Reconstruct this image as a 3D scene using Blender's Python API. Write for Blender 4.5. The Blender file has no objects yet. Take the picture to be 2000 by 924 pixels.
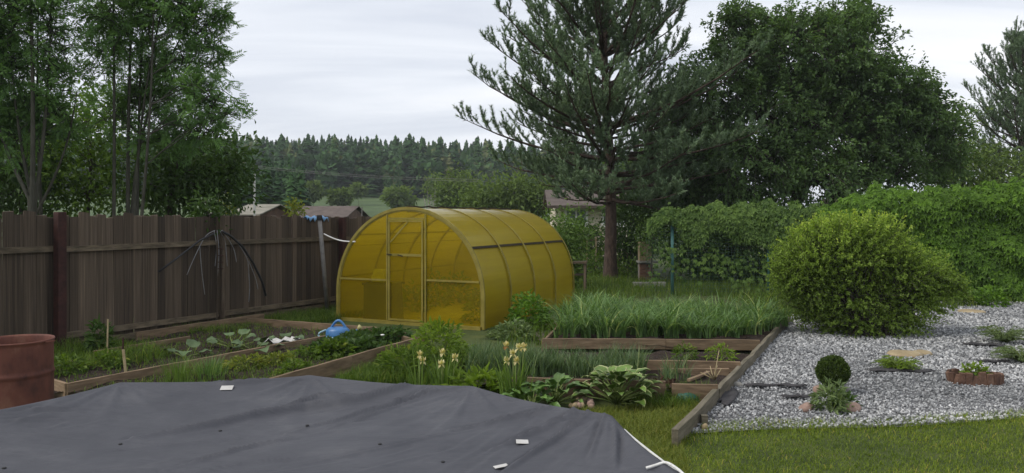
import bpy, math, random
import numpy as np
from mathutils import Vector, Matrix

# ------------------------------------------------------------------ camera, sky, sun, exposure
S = bpy.context.scene
COL = S.collection
rng = np.random.default_rng(7)
random.seed(7)
F_PX, CAM_H, HZ = 1480.0, 1.95, 425.0        # photo is 2000 x 924, horizon on row 425
R = math.radians

cam_d = bpy.data.cameras.new('camera')
cam_d.sensor_width = 36.0
cam_d.lens = 36.0 * F_PX / 2000.0
cam_d.shift_y = -(462.0 - HZ) / 2000.0
cam_d.clip_start = 0.05
cam_d.clip_end = 6000.0
cam = bpy.data.objects.new('camera', cam_d)
cam.location = (0, 0, CAM_H)
cam.rotation_euler = (R(90), 0, 0)
COL.objects.link(cam)
S.camera = cam

SUN_EL, SUN_AZ = 48.0, 250.0                # azimuth clockwise from +Y
w = bpy.data.worlds.new('World'); S.world = w; w.use_nodes = True
nt = w.node_tree; nt.nodes.clear()
def wn(t, **k):
    n = nt.nodes.new(t)
    for a, b in k.items(): setattr(n, a, b)
    return n
out = wn('ShaderNodeOutputWorld'); bg = wn('ShaderNodeBackground')
sky = wn('ShaderNodeTexSky', sky_type='NISHITA', sun_disc=False, sun_elevation=R(SUN_EL), sun_rotation=R(SUN_AZ))
sky.air_density = 1.0; sky.dust_density = 3.0
tc = wn('ShaderNodeTexCoord'); sep = wn('ShaderNodeSeparateXYZ')
nt.links.new(tc.outputs['Generated'], sep.inputs[0])
zc = wn('ShaderNodeMath', operation='MAXIMUM'); zc.inputs[1].default_value = 0.0
nt.links.new(sep.outputs['Z'], zc.inputs[0])
za = wn('ShaderNodeMath', operation='ADD'); za.inputs[1].default_value = 0.16
nt.links.new(zc.outputs[0], za.inputs[0])
dx = wn('ShaderNodeMath', operation='DIVIDE'); dy = wn('ShaderNodeMath', operation='DIVIDE')
for d_, k in ((dx, 'X'), (dy, 'Y')):
    nt.links.new(sep.outputs[k], d_.inputs[0]); nt.links.new(za.outputs[0], d_.inputs[1])
cmb = wn('ShaderNodeCombineXYZ')
nt.links.new(dx.outputs[0], cmb.inputs[0]); nt.links.new(dy.outputs[0], cmb.inputs[1])
mp = wn('ShaderNodeMapping'); mp.inputs['Rotation'].default_value = (0, 0, R(-12)); mp.inputs['Scale'].default_value = (0.30, 1.25, 1)
nt.links.new(cmb.outputs[0], mp.inputs[0])
nz = wn('ShaderNodeTexNoise'); nz.inputs['Scale'].default_value = 1.15; nz.inputs['Detail'].default_value = 7; nz.inputs['Roughness'].default_value = 0.58; nz.inputs['Distortion'].default_value = 0.5
nt.links.new(mp.outputs[0], nz.inputs['Vector'])
cr = wn('ShaderNodeValToRGB')
cr.color_ramp.elements[0].position = 0.30; cr.color_ramp.elements[0].color = (0.47, 0.505, 0.58, 1)
cr.color_ramp.elements[1].position = 0.70; cr.color_ramp.elements[1].color = (0.84, 0.835, 0.845, 1)
e = cr.color_ramp.elements.new(0.5); e.color = (0.655, 0.68, 0.73, 1)
nt.links.new(nz.outputs['Fac'], cr.inputs[0])
mul = wn('ShaderNodeVectorMath', operation='SCALE'); mul.inputs['Scale'].default_value = 8.9
nt.links.new(cr.outputs[0], mul.inputs[0])
mix = wn('ShaderNodeMix', data_type='RGBA'); mix.inputs['Factor'].default_value = 0.93
nt.links.new(sky.outputs[0], mix.inputs[6]); nt.links.new(mul.outputs[0], mix.inputs[7])
nt.links.new(mix.outputs[2], bg.inputs[0]); bg.inputs[1].default_value = 0.1
nt.links.new(bg.outputs[0], out.inputs[0])

sun_d = bpy.data.lights.new('sun', 'SUN'); sun_d.energy = 1.5; sun_d.angle = R(32); sun_d.color = (1.0, 0.94, 0.84)
sun = bpy.data.objects.new('sun', sun_d); COL.objects.link(sun)
sdir = Vector((math.sin(R(SUN_AZ)) * math.cos(R(SUN_EL)), math.cos(R(SUN_AZ)) * math.cos(R(SUN_EL)), math.sin(R(SUN_EL))))
sun.rotation_euler = sdir.to_track_quat('Z', 'Y').to_euler()
sun.location = (-20, -10, 40)

S.view_settings.view_transform = 'Standard'; S.view_settings.look = 'None'
S.view_settings.exposure = 0.7; S.view_settings.gamma = 1.0
S.view_settings.use_curve_mapping = False
S.cycles.max_bounces = 6; S.cycles.transparent_max_bounces = 12
S.cycles.diffuse_bounces = 3; S.cycles.glossy_bounces = 2; S.cycles.transmission_bounces = 5
S.cycles.use_denoising = True
S.cycles.caustics_reflective = False; S.cycles.caustics_refractive = False

# ------------------------------------------------------------------ helpers
def G(px, py, h=0.0):
    """point at height h seen on the photo's pixel (px, py)"""
    d = F_PX * (CAM_H - h) / (py - HZ)
    return Vector(((px - 1000.0) / F_PX * d, d, h))
def D(px, py, d):
    """point at distance d seen on the photo's pixel"""
    return Vector(((px - 1000.0) / F_PX * d, d, CAM_H - (py - HZ) / F_PX * d))

def tag(o, label=None, cat=None, group=None, kind=None):
    if label: o['label'] = label
    if cat: o['category'] = cat
    if group: o['group'] = group
    if kind: o['kind'] = kind
    return o
def empty(name, loc=(0, 0, 0), rz=0.0, label=None, cat=None, group=None):
    o = bpy.data.objects.new(name, None); COL.objects.link(o)
    o.location = loc; o.rotation_euler = (0, 0, rz); o.empty_display_size = 0.1
    return tag(o, label, cat, group)
def link(name, me, parent=None, loc=None, rot=None, scale=None):
    o = bpy.data.objects.new(name, me); COL.objects.link(o)
    if parent is not None: o.parent = parent
    if loc is not None: o.location = loc
    if rot is not None: o.rotation_euler = rot
    if scale is not None: o.scale = scale
    return o
def mesh(name, V, Fs, mat=None, var=None, smooth=False, mats=None, midx=None):
    """V (N,3); Fs (M,k) array or list of lists"""
    me = bpy.data.meshes.new(name)
    V = np.asarray(V, dtype=np.float32).reshape(-1, 3)
    if isinstance(Fs, np.ndarray):
        k = Fs.shape[1]; m = Fs.shape[0]
        me.vertices.add(len(V)); me.vertices.foreach_set('co', V.ravel())
        me.loops.add(m * k); me.loops.foreach_set('vertex_index', Fs.astype(np.int32).ravel())
        me.polygons.add(m); me.polygons.foreach_set('loop_start', np.arange(0, m * k, k, dtype=np.int32))
        me.update(calc_edges=True)
    else:
        me.from_pydata([tuple(map(float, v)) for v in V], [], Fs); me.update()
    for m_ in (mats or ([mat] if mat else [])): me.materials.append(m_)
    if midx is not None: me.polygons.foreach_set('material_index', np.asarray(midx, dtype=np.int32))
    if var is not None:
        a = me.attributes.new('var', 'FLOAT', 'FACE'); a.data.foreach_set('value', np.asarray(var, dtype=np.float32))
    me.polygons.foreach_set('use_smooth', np.full(len(me.polygons), bool(smooth)))
    return me
def obj(name, V, Fs, mat, parent=None, **k):
    loc = k.pop('loc', None)
    return link(name, mesh(name, V, Fs, mat, **k), parent, loc)

class MB:
    """collects quads and tris of one part"""
    def __init__(s): s.V = []; s.F = []; s.n = 0
    def add(s, V, Fs):
        V = np.asarray(V, float).reshape(-1, 3)
        s.V.append(V); s.F += [[int(i) + s.n for i in f] for f in Fs]; s.n += len(V); return s
    def box(s, c, size, rz=0.0, jit=0.0):
        x, y, z = [q / 2 for q in size]
        P = np.array([[-x, -y, -z], [x, -y, -z], [x, y, -z], [-x, y, -z], [-x, -y, z], [x, -y, z], [x, y, z], [-x, y, z]])
        if jit: P += rng.normal(0, jit, P.shape)
        ca, sa = math.cos(rz), math.sin(rz)
        P = P @ np.array([[ca, sa, 0], [-sa, ca, 0], [0, 0, 1]]) + np.array(c, float)
        return s.add(P, [[0, 3, 2, 1], [4, 5, 6, 7], [0, 1, 5, 4], [1, 2, 6, 5], [2, 3, 7, 6], [3, 0, 4, 7]])
    def bar(s, a, b, wd, th, up=(0, 0, 1)):
        """rectangular bar from a to b"""
        a, b = np.array(a, float), np.array(b, float); d = b - a; d /= np.linalg.norm(d)
        u = np.array(up, float); sx = np.cross(d, u); sx /= np.linalg.norm(sx); sy = np.cross(sx, d)
        P = [p + i * sx * wd / 2 + j * sy * th / 2 for p in (a, b) for i, j in ((-1, -1), (1, -1), (1, 1), (-1, 1))]
        return s.add(P, [[0, 1, 2, 3], [7, 6, 5, 4], [0, 4, 5, 1], [1, 5, 6, 2], [2, 6, 7, 3], [3, 7, 4, 0]])
    def tube(s, pts, rad, n=6, cap=True):
        V, Fs = tube_arrays(pts, rad, n)
        Fs = Fs.tolist()
        if cap:
            m = len(pts); Fs.append(list(range(n))[::-1]); Fs.append([(m - 1) * n + i for i in range(n)])
        return s.add(V, Fs)
    def lathe(s, prof, n=20, c=(0, 0, 0)):
        m = len(prof); a = np.linspace(0, 2 * np.pi, n, endpoint=False); V = []
        for r, z in prof: V += [[c[0] + r * math.cos(t), c[1] + r * math.sin(t), c[2] + z] for t in a]
        Fs = [[i * n + j, i * n + (j + 1) % n, (i + 1) * n + (j + 1) % n, (i + 1) * n + j] for i in range(m - 1) for j in range(n)]
        return s.add(V, Fs)
    def build(s, name, mat, parent=None, smooth=False, bevel=0.0, loc=None, rot=None):
        V = np.concatenate(s.V)
        me = mesh(name, V, s.F, mat, smooth=smooth)
        o = link(name, me, parent, loc, rot)
        if bevel:
            b = o.modifiers.new('bevel', 'BEVEL'); b.width = bevel; b.segments = 2; b.limit_method = 'ANGLE'
        return o

def tube_arrays(pts, rad, n=6):
    P = np.asarray(pts, float).reshape(-1, 3); m = len(P)
    r = np.broadcast_to(np.asarray(rad, float), (m,)) if np.ndim(rad) else np.full(m, float(rad))
    T = np.gradient(P, axis=0); T /= np.linalg.norm(T, axis=1, keepdims=True) + 1e-9
    ref = np.array([0, 0, 1.0]) if abs(T[:, 2]).mean() < 0.8 else np.array([1.0, 0, 0])
    A = np.cross(T, ref); A /= np.linalg.norm(A, axis=1, keepdims=True) + 1e-9
    B = np.cross(T, A)
    a = np.linspace(0, 2 * np.pi, n, endpoint=False)
    V = P[:, None, :] + r[:, None, None] * (np.cos(a)[None, :, None] * A[:, None, :] + np.sin(a)[None, :, None] * B[:, None, :])
    i, j = np.meshgrid(np.arange(m - 1), np.arange(n), indexing='ij')
    Fs = np.stack([i * n + j, i * n + (j + 1) % n, (i + 1) * n + (j + 1) % n, (i + 1) * n + j], -1).reshape(-1, 4)
    return V.reshape(-1, 3), Fs
class TubeSet:
    def __init__(s): s.V = []; s.F = []; s.n = 0
    def add(s, pts, rad, n=5):
        V, Fs = tube_arrays(pts, rad, n); s.V.append(V); s.F.append(Fs + s.n); s.n += len(V)
    def build(s, name, mat, parent=None): return obj(name, np.concatenate(s.V), np.concatenate(s.F), mat, parent, smooth=True)

def unit(a): return a / (np.linalg.norm(a, axis=-1, keepdims=True) + 1e-9)
def in_poly(P, poly):
    x, y = P[:, 0], P[:, 1]; r = np.zeros(len(P), bool); j = len(poly) - 1
    for i in range(len(poly)):
        xi, yi = poly[i][:2]; xj, yj = poly[j][:2]
        c = ((yi > y) != (yj > y)) & (x < (xj - xi) * (y - yi) / (yj - yi + 1e-12) + xi); r ^= c; j = i
    return r
def sample_poly(poly, n):
    a = np.array([p[:2] for p in poly], float); lo, hi = a.min(0), a.max(0); outp = []; k = 0
    while k < n:
        Q = lo + rng.random((n * 2, 2)) * (hi - lo); Q = Q[in_poly(Q, a)]; outp.append(Q); k += len(Q)
    return np.concatenate(outp)[:n]
def vnoise(P, sc, seed=0):
    """cheap smooth noise in -1..1 from summed sines"""
    r = np.random.default_rng(seed); o = np.zeros(len(P))
    for k in range(7):
        f = r.normal(0, 1, P.shape[1]) * sc; o += np.sin(P @ f + r.random() * 6.28)
    return o / 3.2

# ------------------------------------------------------------------ materials
def mat_new(name):
    m = bpy.data.materials.new(name); m.use_nodes = True; t = m.node_tree; t.nodes.clear()
    o = t.nodes.new('ShaderNodeOutputMaterial'); return m, t, o
def ramp(t, stops):
    r = t.nodes.new('ShaderNodeValToRGB'); el = r.color_ramp.elements
    el[0].position, el[0].color = stops[0][0], (*stops[0][1], 1); el[1].position, el[1].color = stops[-1][0], (*stops[-1][1], 1)
    for p, c in stops[1:-1]:
        e = el.new(p); e.color = (*c, 1)
    return r
def leaf_mat(name, dark, light, trans=0.35, gloss=0.25, hue=None):
    m, t, o = mat_new(name)
    at = t.nodes.new('ShaderNodeAttribute'); at.attribute_name = 'var'
    st = [(0.0, dark), (1.0, light)] if hue is None else [(0.0, dark), (0.8, light), (1.0, hue)]
    r = ramp(t, st); t.links.new(at.outputs['Fac'], r.inputs[0])
    p = t.nodes.new('ShaderNodeBsdfPrincipled'); p.inputs['Roughness'].default_value = 0.55; p.inputs['Specular IOR Level'].default_value = gloss
    t.links.new(r.outputs[0], p.inputs['Base Color'])
    tr = t.nodes.new('ShaderNodeBsdfTranslucent')
    g = t.nodes.new('ShaderNodeMix'); g.data_type = 'RGBA'; g.blend_type = 'MULTIPLY'; g.inputs['Factor'].default_value = 1.0
    g.inputs[7].default_value = (1.25, 1.3, 0.6, 1); t.links.new(r.outputs[0], g.inputs[6]); t.links.new(g.outputs[2], tr.inputs[0])
    mx = t.nodes.new('ShaderNodeMixShader'); mx.inputs[0].default_value = trans
    t.links.new(p.outputs[0], mx.inputs[1]); t.links.new(tr.outputs[0], mx.inputs[2]); t.links.new(mx.outputs[0], o.inputs[0])
    return m
def noise_mat(name, stops, scale=5.0, rough=0.8, bump=0.2, stretch=(1, 1, 1), detail=6, metallic=0.0, spec=0.3, coord='Object', bscale=None, bdist=0.02, objvar=0.0):
    m, t, o = mat_new(name)
    c = t.nodes.new('ShaderNodeTexCoord'); mpn = t.nodes.new('ShaderNodeMapping'); mpn.inputs['Scale'].default_value = stretch
    t.links.new(c.outputs[coord], mpn.inputs[0])
    if objvar:
        oi = t.nodes.new('ShaderNodeObjectInfo'); ad = t.nodes.new('ShaderNodeVectorMath'); ad.operation = 'SCALE'; ad.inputs[0].default_value = (37, 53, 91)
        t.links.new(oi.outputs['Random'], ad.inputs['Scale']); t.links.new(ad.outputs[0], mpn.inputs['Location'])
    n = t.nodes.new('ShaderNodeTexNoise'); n.inputs['Scale'].default_value = scale; n.inputs['Detail'].default_value = detail; n.inputs['Roughness'].default_value = 0.62
    t.links.new(mpn.outputs[0], n.inputs['Vector'])
    r = ramp(t, stops); t.links.new(n.outputs['Fac'], r.inputs[0])
    p = t.nodes.new('ShaderNodeBsdfPrincipled'); p.inputs['Roughness'].default_value = rough; p.inputs['Metallic'].default_value = metallic; p.inputs['Specular IOR Level'].default_value = spec
    if objvar:
        hs = t.nodes.new('ShaderNodeHueSaturation'); mr = t.nodes.new('ShaderNodeMapRange'); mr.inputs[3].default_value = 1 - objvar; mr.inputs[4].default_value = 1 + objvar
        t.links.new(oi.outputs['Random'], mr.inputs[0]); t.links.new(mr.outputs[0], hs.inputs['Value']); t.links.new(r.outputs[0], hs.inputs['Color']); t.links.new(hs.outputs[0], p.inputs['Base Color'])
    else: t.links.new(r.outputs[0], p.inputs['Base Color'])
    if bump:
        n2 = t.nodes.new('ShaderNodeTexNoise'); n2.inputs['Scale'].default_value = bscale or scale * 3; n2.inputs['Detail'].default_value = 5
        t.links.new(mpn.outputs[0], n2.inputs['Vector'])
        b = t.nodes.new('ShaderNodeBump'); b.inputs['Strength'].default_value = bump; b.inputs['Distance'].default_value = bdist
        t.links.new(n2.outputs['Fac'], b.inputs['Height']); t.links.new(b.outputs[0], p.inputs['Normal'])
    t.links.new(p.outputs[0], o.inputs[0]); return m
def var_mat(name, stops, rough=0.8, spec=0.3):
    m, t, o = mat_new(name); at = t.nodes.new('ShaderNodeAttribute'); at.attribute_name = 'var'
    r = ramp(t, stops); t.links.new(at.outputs['Fac'], r.inputs[0])
    p = t.nodes.new('ShaderNodeBsdfPrincipled'); p.inputs['Roughness'].default_value = rough; p.inputs['Specular IOR Level'].default_value = spec
    t.links.new(r.outputs[0], p.inputs['Base Color']); t.links.new(p.outputs[0], o.inputs[0]); return m

M = {}
M['fence'] = noise_mat('weathered_fence_wood', [(0.25, (0.0297, 0.0226, 0.0158)), (0.5, (0.0781, 0.0584, 0.0417)), (0.72, (0.1583, 0.1200, 0.0833))], 3.0, 0.9, 0.5, (6, 6, 0.55), objvar=0.48, bdist=0.01)
M['fence_rail'] = noise_mat('weathered_rail_wood', [(0.3, (0.0486, 0.0389, 0.0264)), (0.7, (0.1620, 0.1267, 0.0840))], 4.0, 0.9, 0.5, (1, 1, 5), objvar=0.2)
M['rust_post'] = noise_mat('rusted_dark_red_steel', [(0.3, (0.022, 0.009, 0.008)), (0.7, (0.06, 0.022, 0.017))], 7, 0.75, 0.3)
M['rust'] = noise_mat('rusted_barrel_steel', [(0.30, (0.040, 0.017, 0.013)), (0.44, (0.105, 0.036, 0.025)), (0.56, (0.135, 0.048, 0.032)), (0.70, (0.20, 0.095, 0.062))], 4.2, 0.72, 0.25, (1, 1, 0.6), spec=0.35)
M['plank'] = noise_mat('bed_plank_wood', [(0.3, (0.0978, 0.0682, 0.0420)), (0.55, (0.1898, 0.1320, 0.0820)), (0.75, (0.2702, 0.1980, 0.1280))], 3.0, 0.85, 0.4, (1.2, 8, 8), objvar=0.18, bdist=0.008)
M['old_plank'] = noise_mat('grey_mossy_plank_wood', [(0.25, (0.05, 0.046, 0.028)), (0.5, (0.12, 0.105, 0.075)), (0.75, (0.20, 0.175, 0.13))], 3.0, 0.9, 0.5, (0.8, 7, 7), objvar=0.12, bdist=0.01)
M['soil'] = noise_mat('dark_garden_soil', [(0.25, (0.0104, 0.0069, 0.0054)), (0.55, (0.0338, 0.0213, 0.0156)), (0.8, (0.0715, 0.0475, 0.0336))], 14, 0.95, 1.0, bdist=0.05)
M['ground'] = noise_mat('trodden_grass_ground', [(0.25, (0.0224, 0.0308, 0.0088)), (0.5, (0.0476, 0.0672, 0.0165)), (0.62, (0.0700, 0.0868, 0.0220)), (0.8, (0.0868, 0.0770, 0.0308))], 2.2, 0.95, 0.8, bscale=30, bdist=0.04)
M['hill'] = noise_mat('meadow_grass_slope', [(0.3, (0.0324, 0.0585, 0.0196)), (0.55, (0.0612, 0.0975, 0.0315)), (0.75, (0.0936, 0.1248, 0.0490))], 0.12, 0.95, 0.0)
M['bark'] = noise_mat('grey_brown_bark', [(0.3, (0.03, 0.026, 0.020)), (0.7, (0.085, 0.072, 0.055))], 6, 0.9, 0.6, (3, 3, 0.6))
M['bark_pale'] = noise_mat('grey_green_stem_bark', [(0.3, (0.0330, 0.0330, 0.0240)), (0.7, (0.0900, 0.0870, 0.0660))], 6, 0.85, 0.4, (3, 3, 0.6))
M['pine_bark'] = noise_mat('pine_bark', [(0.3, (0.035, 0.024, 0.018)), (0.55, (0.085, 0.058, 0.044)), (0.75, (0.15, 0.105, 0.08))], 7, 0.9, 0.9, (2.5, 2.5, 0.7), bdist=0.05)
M['birch_bark'] = noise_mat('pale_birch_bark', [(0.3, (0.10, 0.09, 0.08)), (0.6, (0.42, 0.38, 0.34))], 3, 0.8, 0.0)
M['rowan'] = leaf_mat('rowan_leaf', (0.0810, 0.1612, 0.0517), (0.1837, 0.3258, 0.0877), 0.30, 0.2)
M['shrub_green'] = leaf_mat('bright_shrub_leaf', (0.0525, 0.1029, 0.0166), (0.1488, 0.2397, 0.0356), 0.4)
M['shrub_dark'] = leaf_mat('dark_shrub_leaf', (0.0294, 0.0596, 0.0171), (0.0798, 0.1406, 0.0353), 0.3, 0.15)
M['bigtree'] = leaf_mat('dark_broad_leaf', (0.0508, 0.0952, 0.0368), (0.1413, 0.2321, 0.0775), 0.40, 0.22)
M['needle'] = leaf_mat('pine_needle', (0.0774, 0.1293, 0.0750), (0.2190, 0.3018, 0.1675), 0.15, 0.15)
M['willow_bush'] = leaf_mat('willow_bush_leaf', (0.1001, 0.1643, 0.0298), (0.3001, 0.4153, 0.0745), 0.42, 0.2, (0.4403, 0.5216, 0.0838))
M['creeper'] = leaf_mat('creeper_leaf', (0.0575, 0.1244, 0.0122), (0.1525, 0.2851, 0.0289), 0.35, 0.3)
M['creeper_dull'] = leaf_mat('dull_creeper_leaf', (0.0612, 0.1201, 0.0256), (0.1633, 0.2588, 0.0582), 0.35, 0.3)  # greyer, duller green than the other creeper leaf
M['far_tree'] = leaf_mat('far_deciduous_leaf', (0.0756, 0.1159, 0.0334), (0.1596, 0.2300, 0.0627), 0.3, 0.1)
M['spruce'] = leaf_mat('forest_foliage', (0.0221, 0.0524, 0.0208), (0.0683, 0.1365, 0.0462), 0.12, 0.05, (0.1452, 0.1547, 0.0635))
M['grass'] = leaf_mat('lawn_grass_blade', (0.0754, 0.1210, 0.0159), (0.2470, 0.3232, 0.0395), 0.4, 0.2, (0.4704, 0.3964, 0.0922))
M['weeds'] = leaf_mat('weed_leaf', (0.0415, 0.0809, 0.0118), (0.1259, 0.1984, 0.0295), 0.4, 0.2, (0.2222, 0.2498, 0.0491))
M['yellow_weeds'] = leaf_mat('yellow_green_weeds', (0.0792, 0.1122, 0.0180), (0.2112, 0.2442, 0.0450), 0.4, 0.2, (0.3168, 0.2772, 0.0700))
M['garlic'] = leaf_mat('garlic_blade', (0.0560, 0.1118, 0.0319), (0.1610, 0.2758, 0.0854), 0.35, 0.35, (0.3640, 0.4175, 0.1482))
M['onion'] = leaf_mat('onion_blade', (0.0448, 0.0852, 0.0342), (0.1330, 0.2059, 0.0855), 0.3, 0.35, (0.2380, 0.2698, 0.1045))
M['iris_leaf'] = leaf_mat('iris_blade', (0.0630, 0.1207, 0.0209), (0.1680, 0.2556, 0.0522), 0.35, 0.3)
M['iris_bloom'] = leaf_mat('cream_iris_petal', (0.52, 0.44, 0.20), (0.72, 0.66, 0.40), 0.35, 0.2)
M['iris_fall'] = leaf_mat('rust_iris_petal', (0.22, 0.10, 0.03), (0.40, 0.24, 0.10), 0.3, 0.2)
M['hosta'] = noise_mat('hosta_leaf_green', [(0.3, (0.0490, 0.0994, 0.0171)), (0.7, (0.1190, 0.1917, 0.0333))], 5, 0.45, 0.2, objvar=0.25, spec=0.4)
M['hosta_edge'] = noise_mat('hosta_leaf_cream_edge', [(0.3, (0.20, 0.25, 0.09)), (0.7, (0.36, 0.38, 0.19))], 5, 0.5, 0.0)
M['hosta_dark'] = noise_mat('plain_hosta_leaf', [(0.3, (0.0560, 0.1164, 0.0228)), (0.7, (0.1190, 0.2059, 0.0427))], 5, 0.45, 0.2, objvar=0.25, spec=0.4)
M['lime'] = leaf_mat('lime_perennial_leaf', (0.0882, 0.1534, 0.0171), (0.2268, 0.3195, 0.0428), 0.4, 0.2)
M['stem'] = noise_mat('green_stem', [(0.3, (0.0840, 0.1278, 0.0285)), (0.7, (0.1680, 0.2130, 0.0570))], 8, 0.7, 0)
M['squash'] = noise_mat('squash_leaf', [(0.3, (0.0475, 0.0808, 0.0280)), (0.7, (0.1045, 0.1568, 0.0680))], 6, 0.6, 0.3, objvar=0.2)
M['box_ball'] = leaf_mat('clipped_box_leaf', (0.0274, 0.0517, 0.0111), (0.0784, 0.1193, 0.0222), 0.25, 0.2)
M['juniper'] = leaf_mat('low_juniper_leaf', (0.0770, 0.1207, 0.0475), (0.1960, 0.2627, 0.1045), 0.25, 0.2)
M['heuchera'] = leaf_mat('purple_red_leaf', (0.035, 0.02, 0.016), (0.10, 0.055, 0.04), 0.3, 0.2)

def tarp_mat():
    m, t, o = mat_new('grey_pool_cover_fabric')
    c = t.nodes.new('ShaderNodeTexCoord')
    n = t.nodes.new('ShaderNodeTexNoise'); n.inputs['Scale'].default_value = 2.2; n.inputs['Detail'].default_value = 10; n.inputs['Roughness'].default_value = 0.72
    t.links.new(c.outputs['Object'], n.inputs['Vector'])
    r = ramp(t, [(0.3, (0.048, 0.050, 0.060)), (0.55, (0.064, 0.066, 0.077)), (0.8, (0.100, 0.101, 0.110))]); t.links.new(n.outputs['Fac'], r.inputs[0])
    p = t.nodes.new('ShaderNodeBsdfPrincipled'); p.inputs['Roughness'].default_value = 0.62; p.inputs['Specular IOR Level'].default_value = 0.22
    t.links.new(r.outputs[0], p.inputs['Base Color'])
    mp_ = t.nodes.new('ShaderNodeMapping'); mp_.inputs['Scale'].default_value = (2.0, 9.0, 1); mp_.inputs['Rotation'].default_value = (0, 0, R(-14)); t.links.new(c.outputs['Object'], mp_.inputs[0])
    n2 = t.nodes.new('ShaderNodeTexNoise'); n2.inputs['Scale'].default_value = 1.6; n2.inputs['Detail'].default_value = 6; n2.inputs['Distortion'].default_value = 0.6
    t.links.new(mp_.outputs[0], n2.inputs['Vector'])
    b = t.nodes.new('ShaderNodeBump'); b.inputs['Strength'].default_value = 0.5; b.inputs['Distance'].default_value = 0.03
    t.links.new(n2.outputs['Fac'], b.inputs['Height']); t.links.new(b.outputs[0], p.inputs['Normal'])
    t.links.new(p.outputs[0], o.inputs[0]); return m
M['tarp'] = tarp_mat()
def poly_mat(name, hi, lo):
    m, t, o = mat_new(name)
    c = t.nodes.new('ShaderNodeTexCoord')
    n = t.nodes.new('ShaderNodeTexNoise'); n.inputs['Scale'].default_value = 1.2; n.inputs['Detail'].default_value = 6
    mp_ = t.nodes.new('ShaderNodeMapping'); mp_.inputs['Scale'].default_value = (1.5, 1.5, 4); t.links.new(c.outputs['Object'], mp_.inputs[0]); t.links.new(mp_.outputs[0], n.inputs['Vector'])
    r = ramp(t, [(0.3, (0.86, 0.68, 0.010)), (0.7, (0.95, 0.78, 0.02))]); t.links.new(n.outputs['Fac'], r.inputs[0])
    tl = t.nodes.new('ShaderNodeBsdfTranslucent'); t.links.new(r.outputs[0], tl.inputs[0])
    df = t.nodes.new('ShaderNodeBsdfDiffuse'); df.inputs[0].default_value = (0.86, 0.66, 0.03, 1)
    ts = t.nodes.new('ShaderNodeBsdfTransparent'); ts.inputs[0].default_value = (1.0, 0.95, 0.20, 1)
    gl = t.nodes.new('ShaderNodeBsdfGlossy'); gl.inputs['Roughness'].default_value = 0.28
    m1 = t.nodes.new('ShaderNodeMixShader'); m1.inputs[0].default_value = 0.42
    t.links.new(tl.outputs[0], m1.inputs[1]); t.links.new(df.outputs[0], m1.inputs[2])
    m2 = t.nodes.new('ShaderNodeMixShader'); m2.inputs[0].default_value = 0.68
    t.links.new(m1.outputs[0], m2.inputs[1]); t.links.new(ts.outputs[0], m2.inputs[2])
    lw = t.nodes.new('ShaderNodeFresnel'); lw.inputs[0].default_value = 1.45
    sc = t.nodes.new('ShaderNodeMath'); sc.operation = 'MULTIPLY'; sc.inputs[1].default_value = 0.75; t.links.new(lw.outputs[0], sc.inputs[0])
    m3 = t.nodes.new('ShaderNodeMixShader'); t.links.new(sc.outputs[0], m3.inputs[0])
    t.links.new(m2.outputs[0], m3.inputs[1]); t.links.new(gl.outputs[0], m3.inputs[2])
    wv = t.nodes.new('ShaderNodeTexNoise'); wv.inputs['Scale'].default_value = 9; t.links.new(c.outputs['Object'], wv.inputs['Vector'])
    b = t.nodes.new('ShaderNodeBump'); b.inputs['Strength'].default_value = 0.25; b.inputs['Distance'].default_value = 0.02; t.links.new(wv.outputs['Fac'], b.inputs['Height']); t.links.new(b.outputs[0], gl.inputs['Normal'])
    mf = t.nodes.new('ShaderNodeMapping'); mf.inputs['Scale'].default_value = (.5, .5, 9); t.links.new(c.outputs['Object'], mf.inputs[0])
    nf = t.nodes.new('ShaderNodeTexNoise'); nf.inputs['Scale'].default_value = 1.0; nf.inputs['Detail'].default_value = 4; t.links.new(mf.outputs[0], nf.inputs['Vector'])
    rg = t.nodes.new('ShaderNodeMapRange'); rg.inputs[1].default_value = .35; rg.inputs[2].default_value = .7; rg.inputs[3].default_value = hi; rg.inputs[4].default_value = lo; t.links.new(nf.outputs['Fac'], rg.inputs[0]); t.links.new(rg.outputs[0], m2.inputs[0])
    t.links.new(m3.outputs[0], o.inputs[0]); return m
M['poly'] = poly_mat('yellow_twinwall_roof_sheet', .66, .60); M['poly_front'] = poly_mat('yellow_twinwall_front_sheet', .86, .80)
M['gh_frame'] = noise_mat('ochre_frame_profile', [(0.3, (0.17, 0.14, 0.022)), (0.7, (0.27, 0.22, 0.05))], 5, 0.6, 0.1)
M['gh_dark'] = noise_mat('dark_slot_and_fittings', [(0.3, (0.012, 0.009, 0.006)), (0.7, (0.035, 0.025, 0.012))], 8, 0.8, 0.2)  # dark fittings, and the painted shade of the roof slot
M['plain_dark'] = noise_mat('black_plastic', [(0.3, (0.010, 0.010, 0.011)), (0.7, (0.03, 0.03, 0.03))], 5, 0.6, 0.1)
M['paper'] = noise_mat('pale_paper', [(0.3, (0.3960, 0.3888, 0.3700)), (0.7, (0.5184, 0.5112, 0.5032))], 5, 0.8, 0.05)
M['blue'] = noise_mat('blue_plastic', [(0.3, (0.0280, 0.1120, 0.2890)), (0.7, (0.0630, 0.2000, 0.4250))], 6, 0.4, 0.1, spec=0.5)
M['sheet_blue'] = noise_mat('faded_blue_sheet', [(0.3, (0.13, 0.28, 0.50)), (0.7, (0.24, 0.42, 0.64))], 8, 0.5, 0.2)
M['pale_blue'] = noise_mat('pale_blue_plastic', [(0.3, (0.22, 0.36, 0.44)), (0.7, (0.34, 0.50, 0.58))], 6, 0.45, 0.1)
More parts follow.
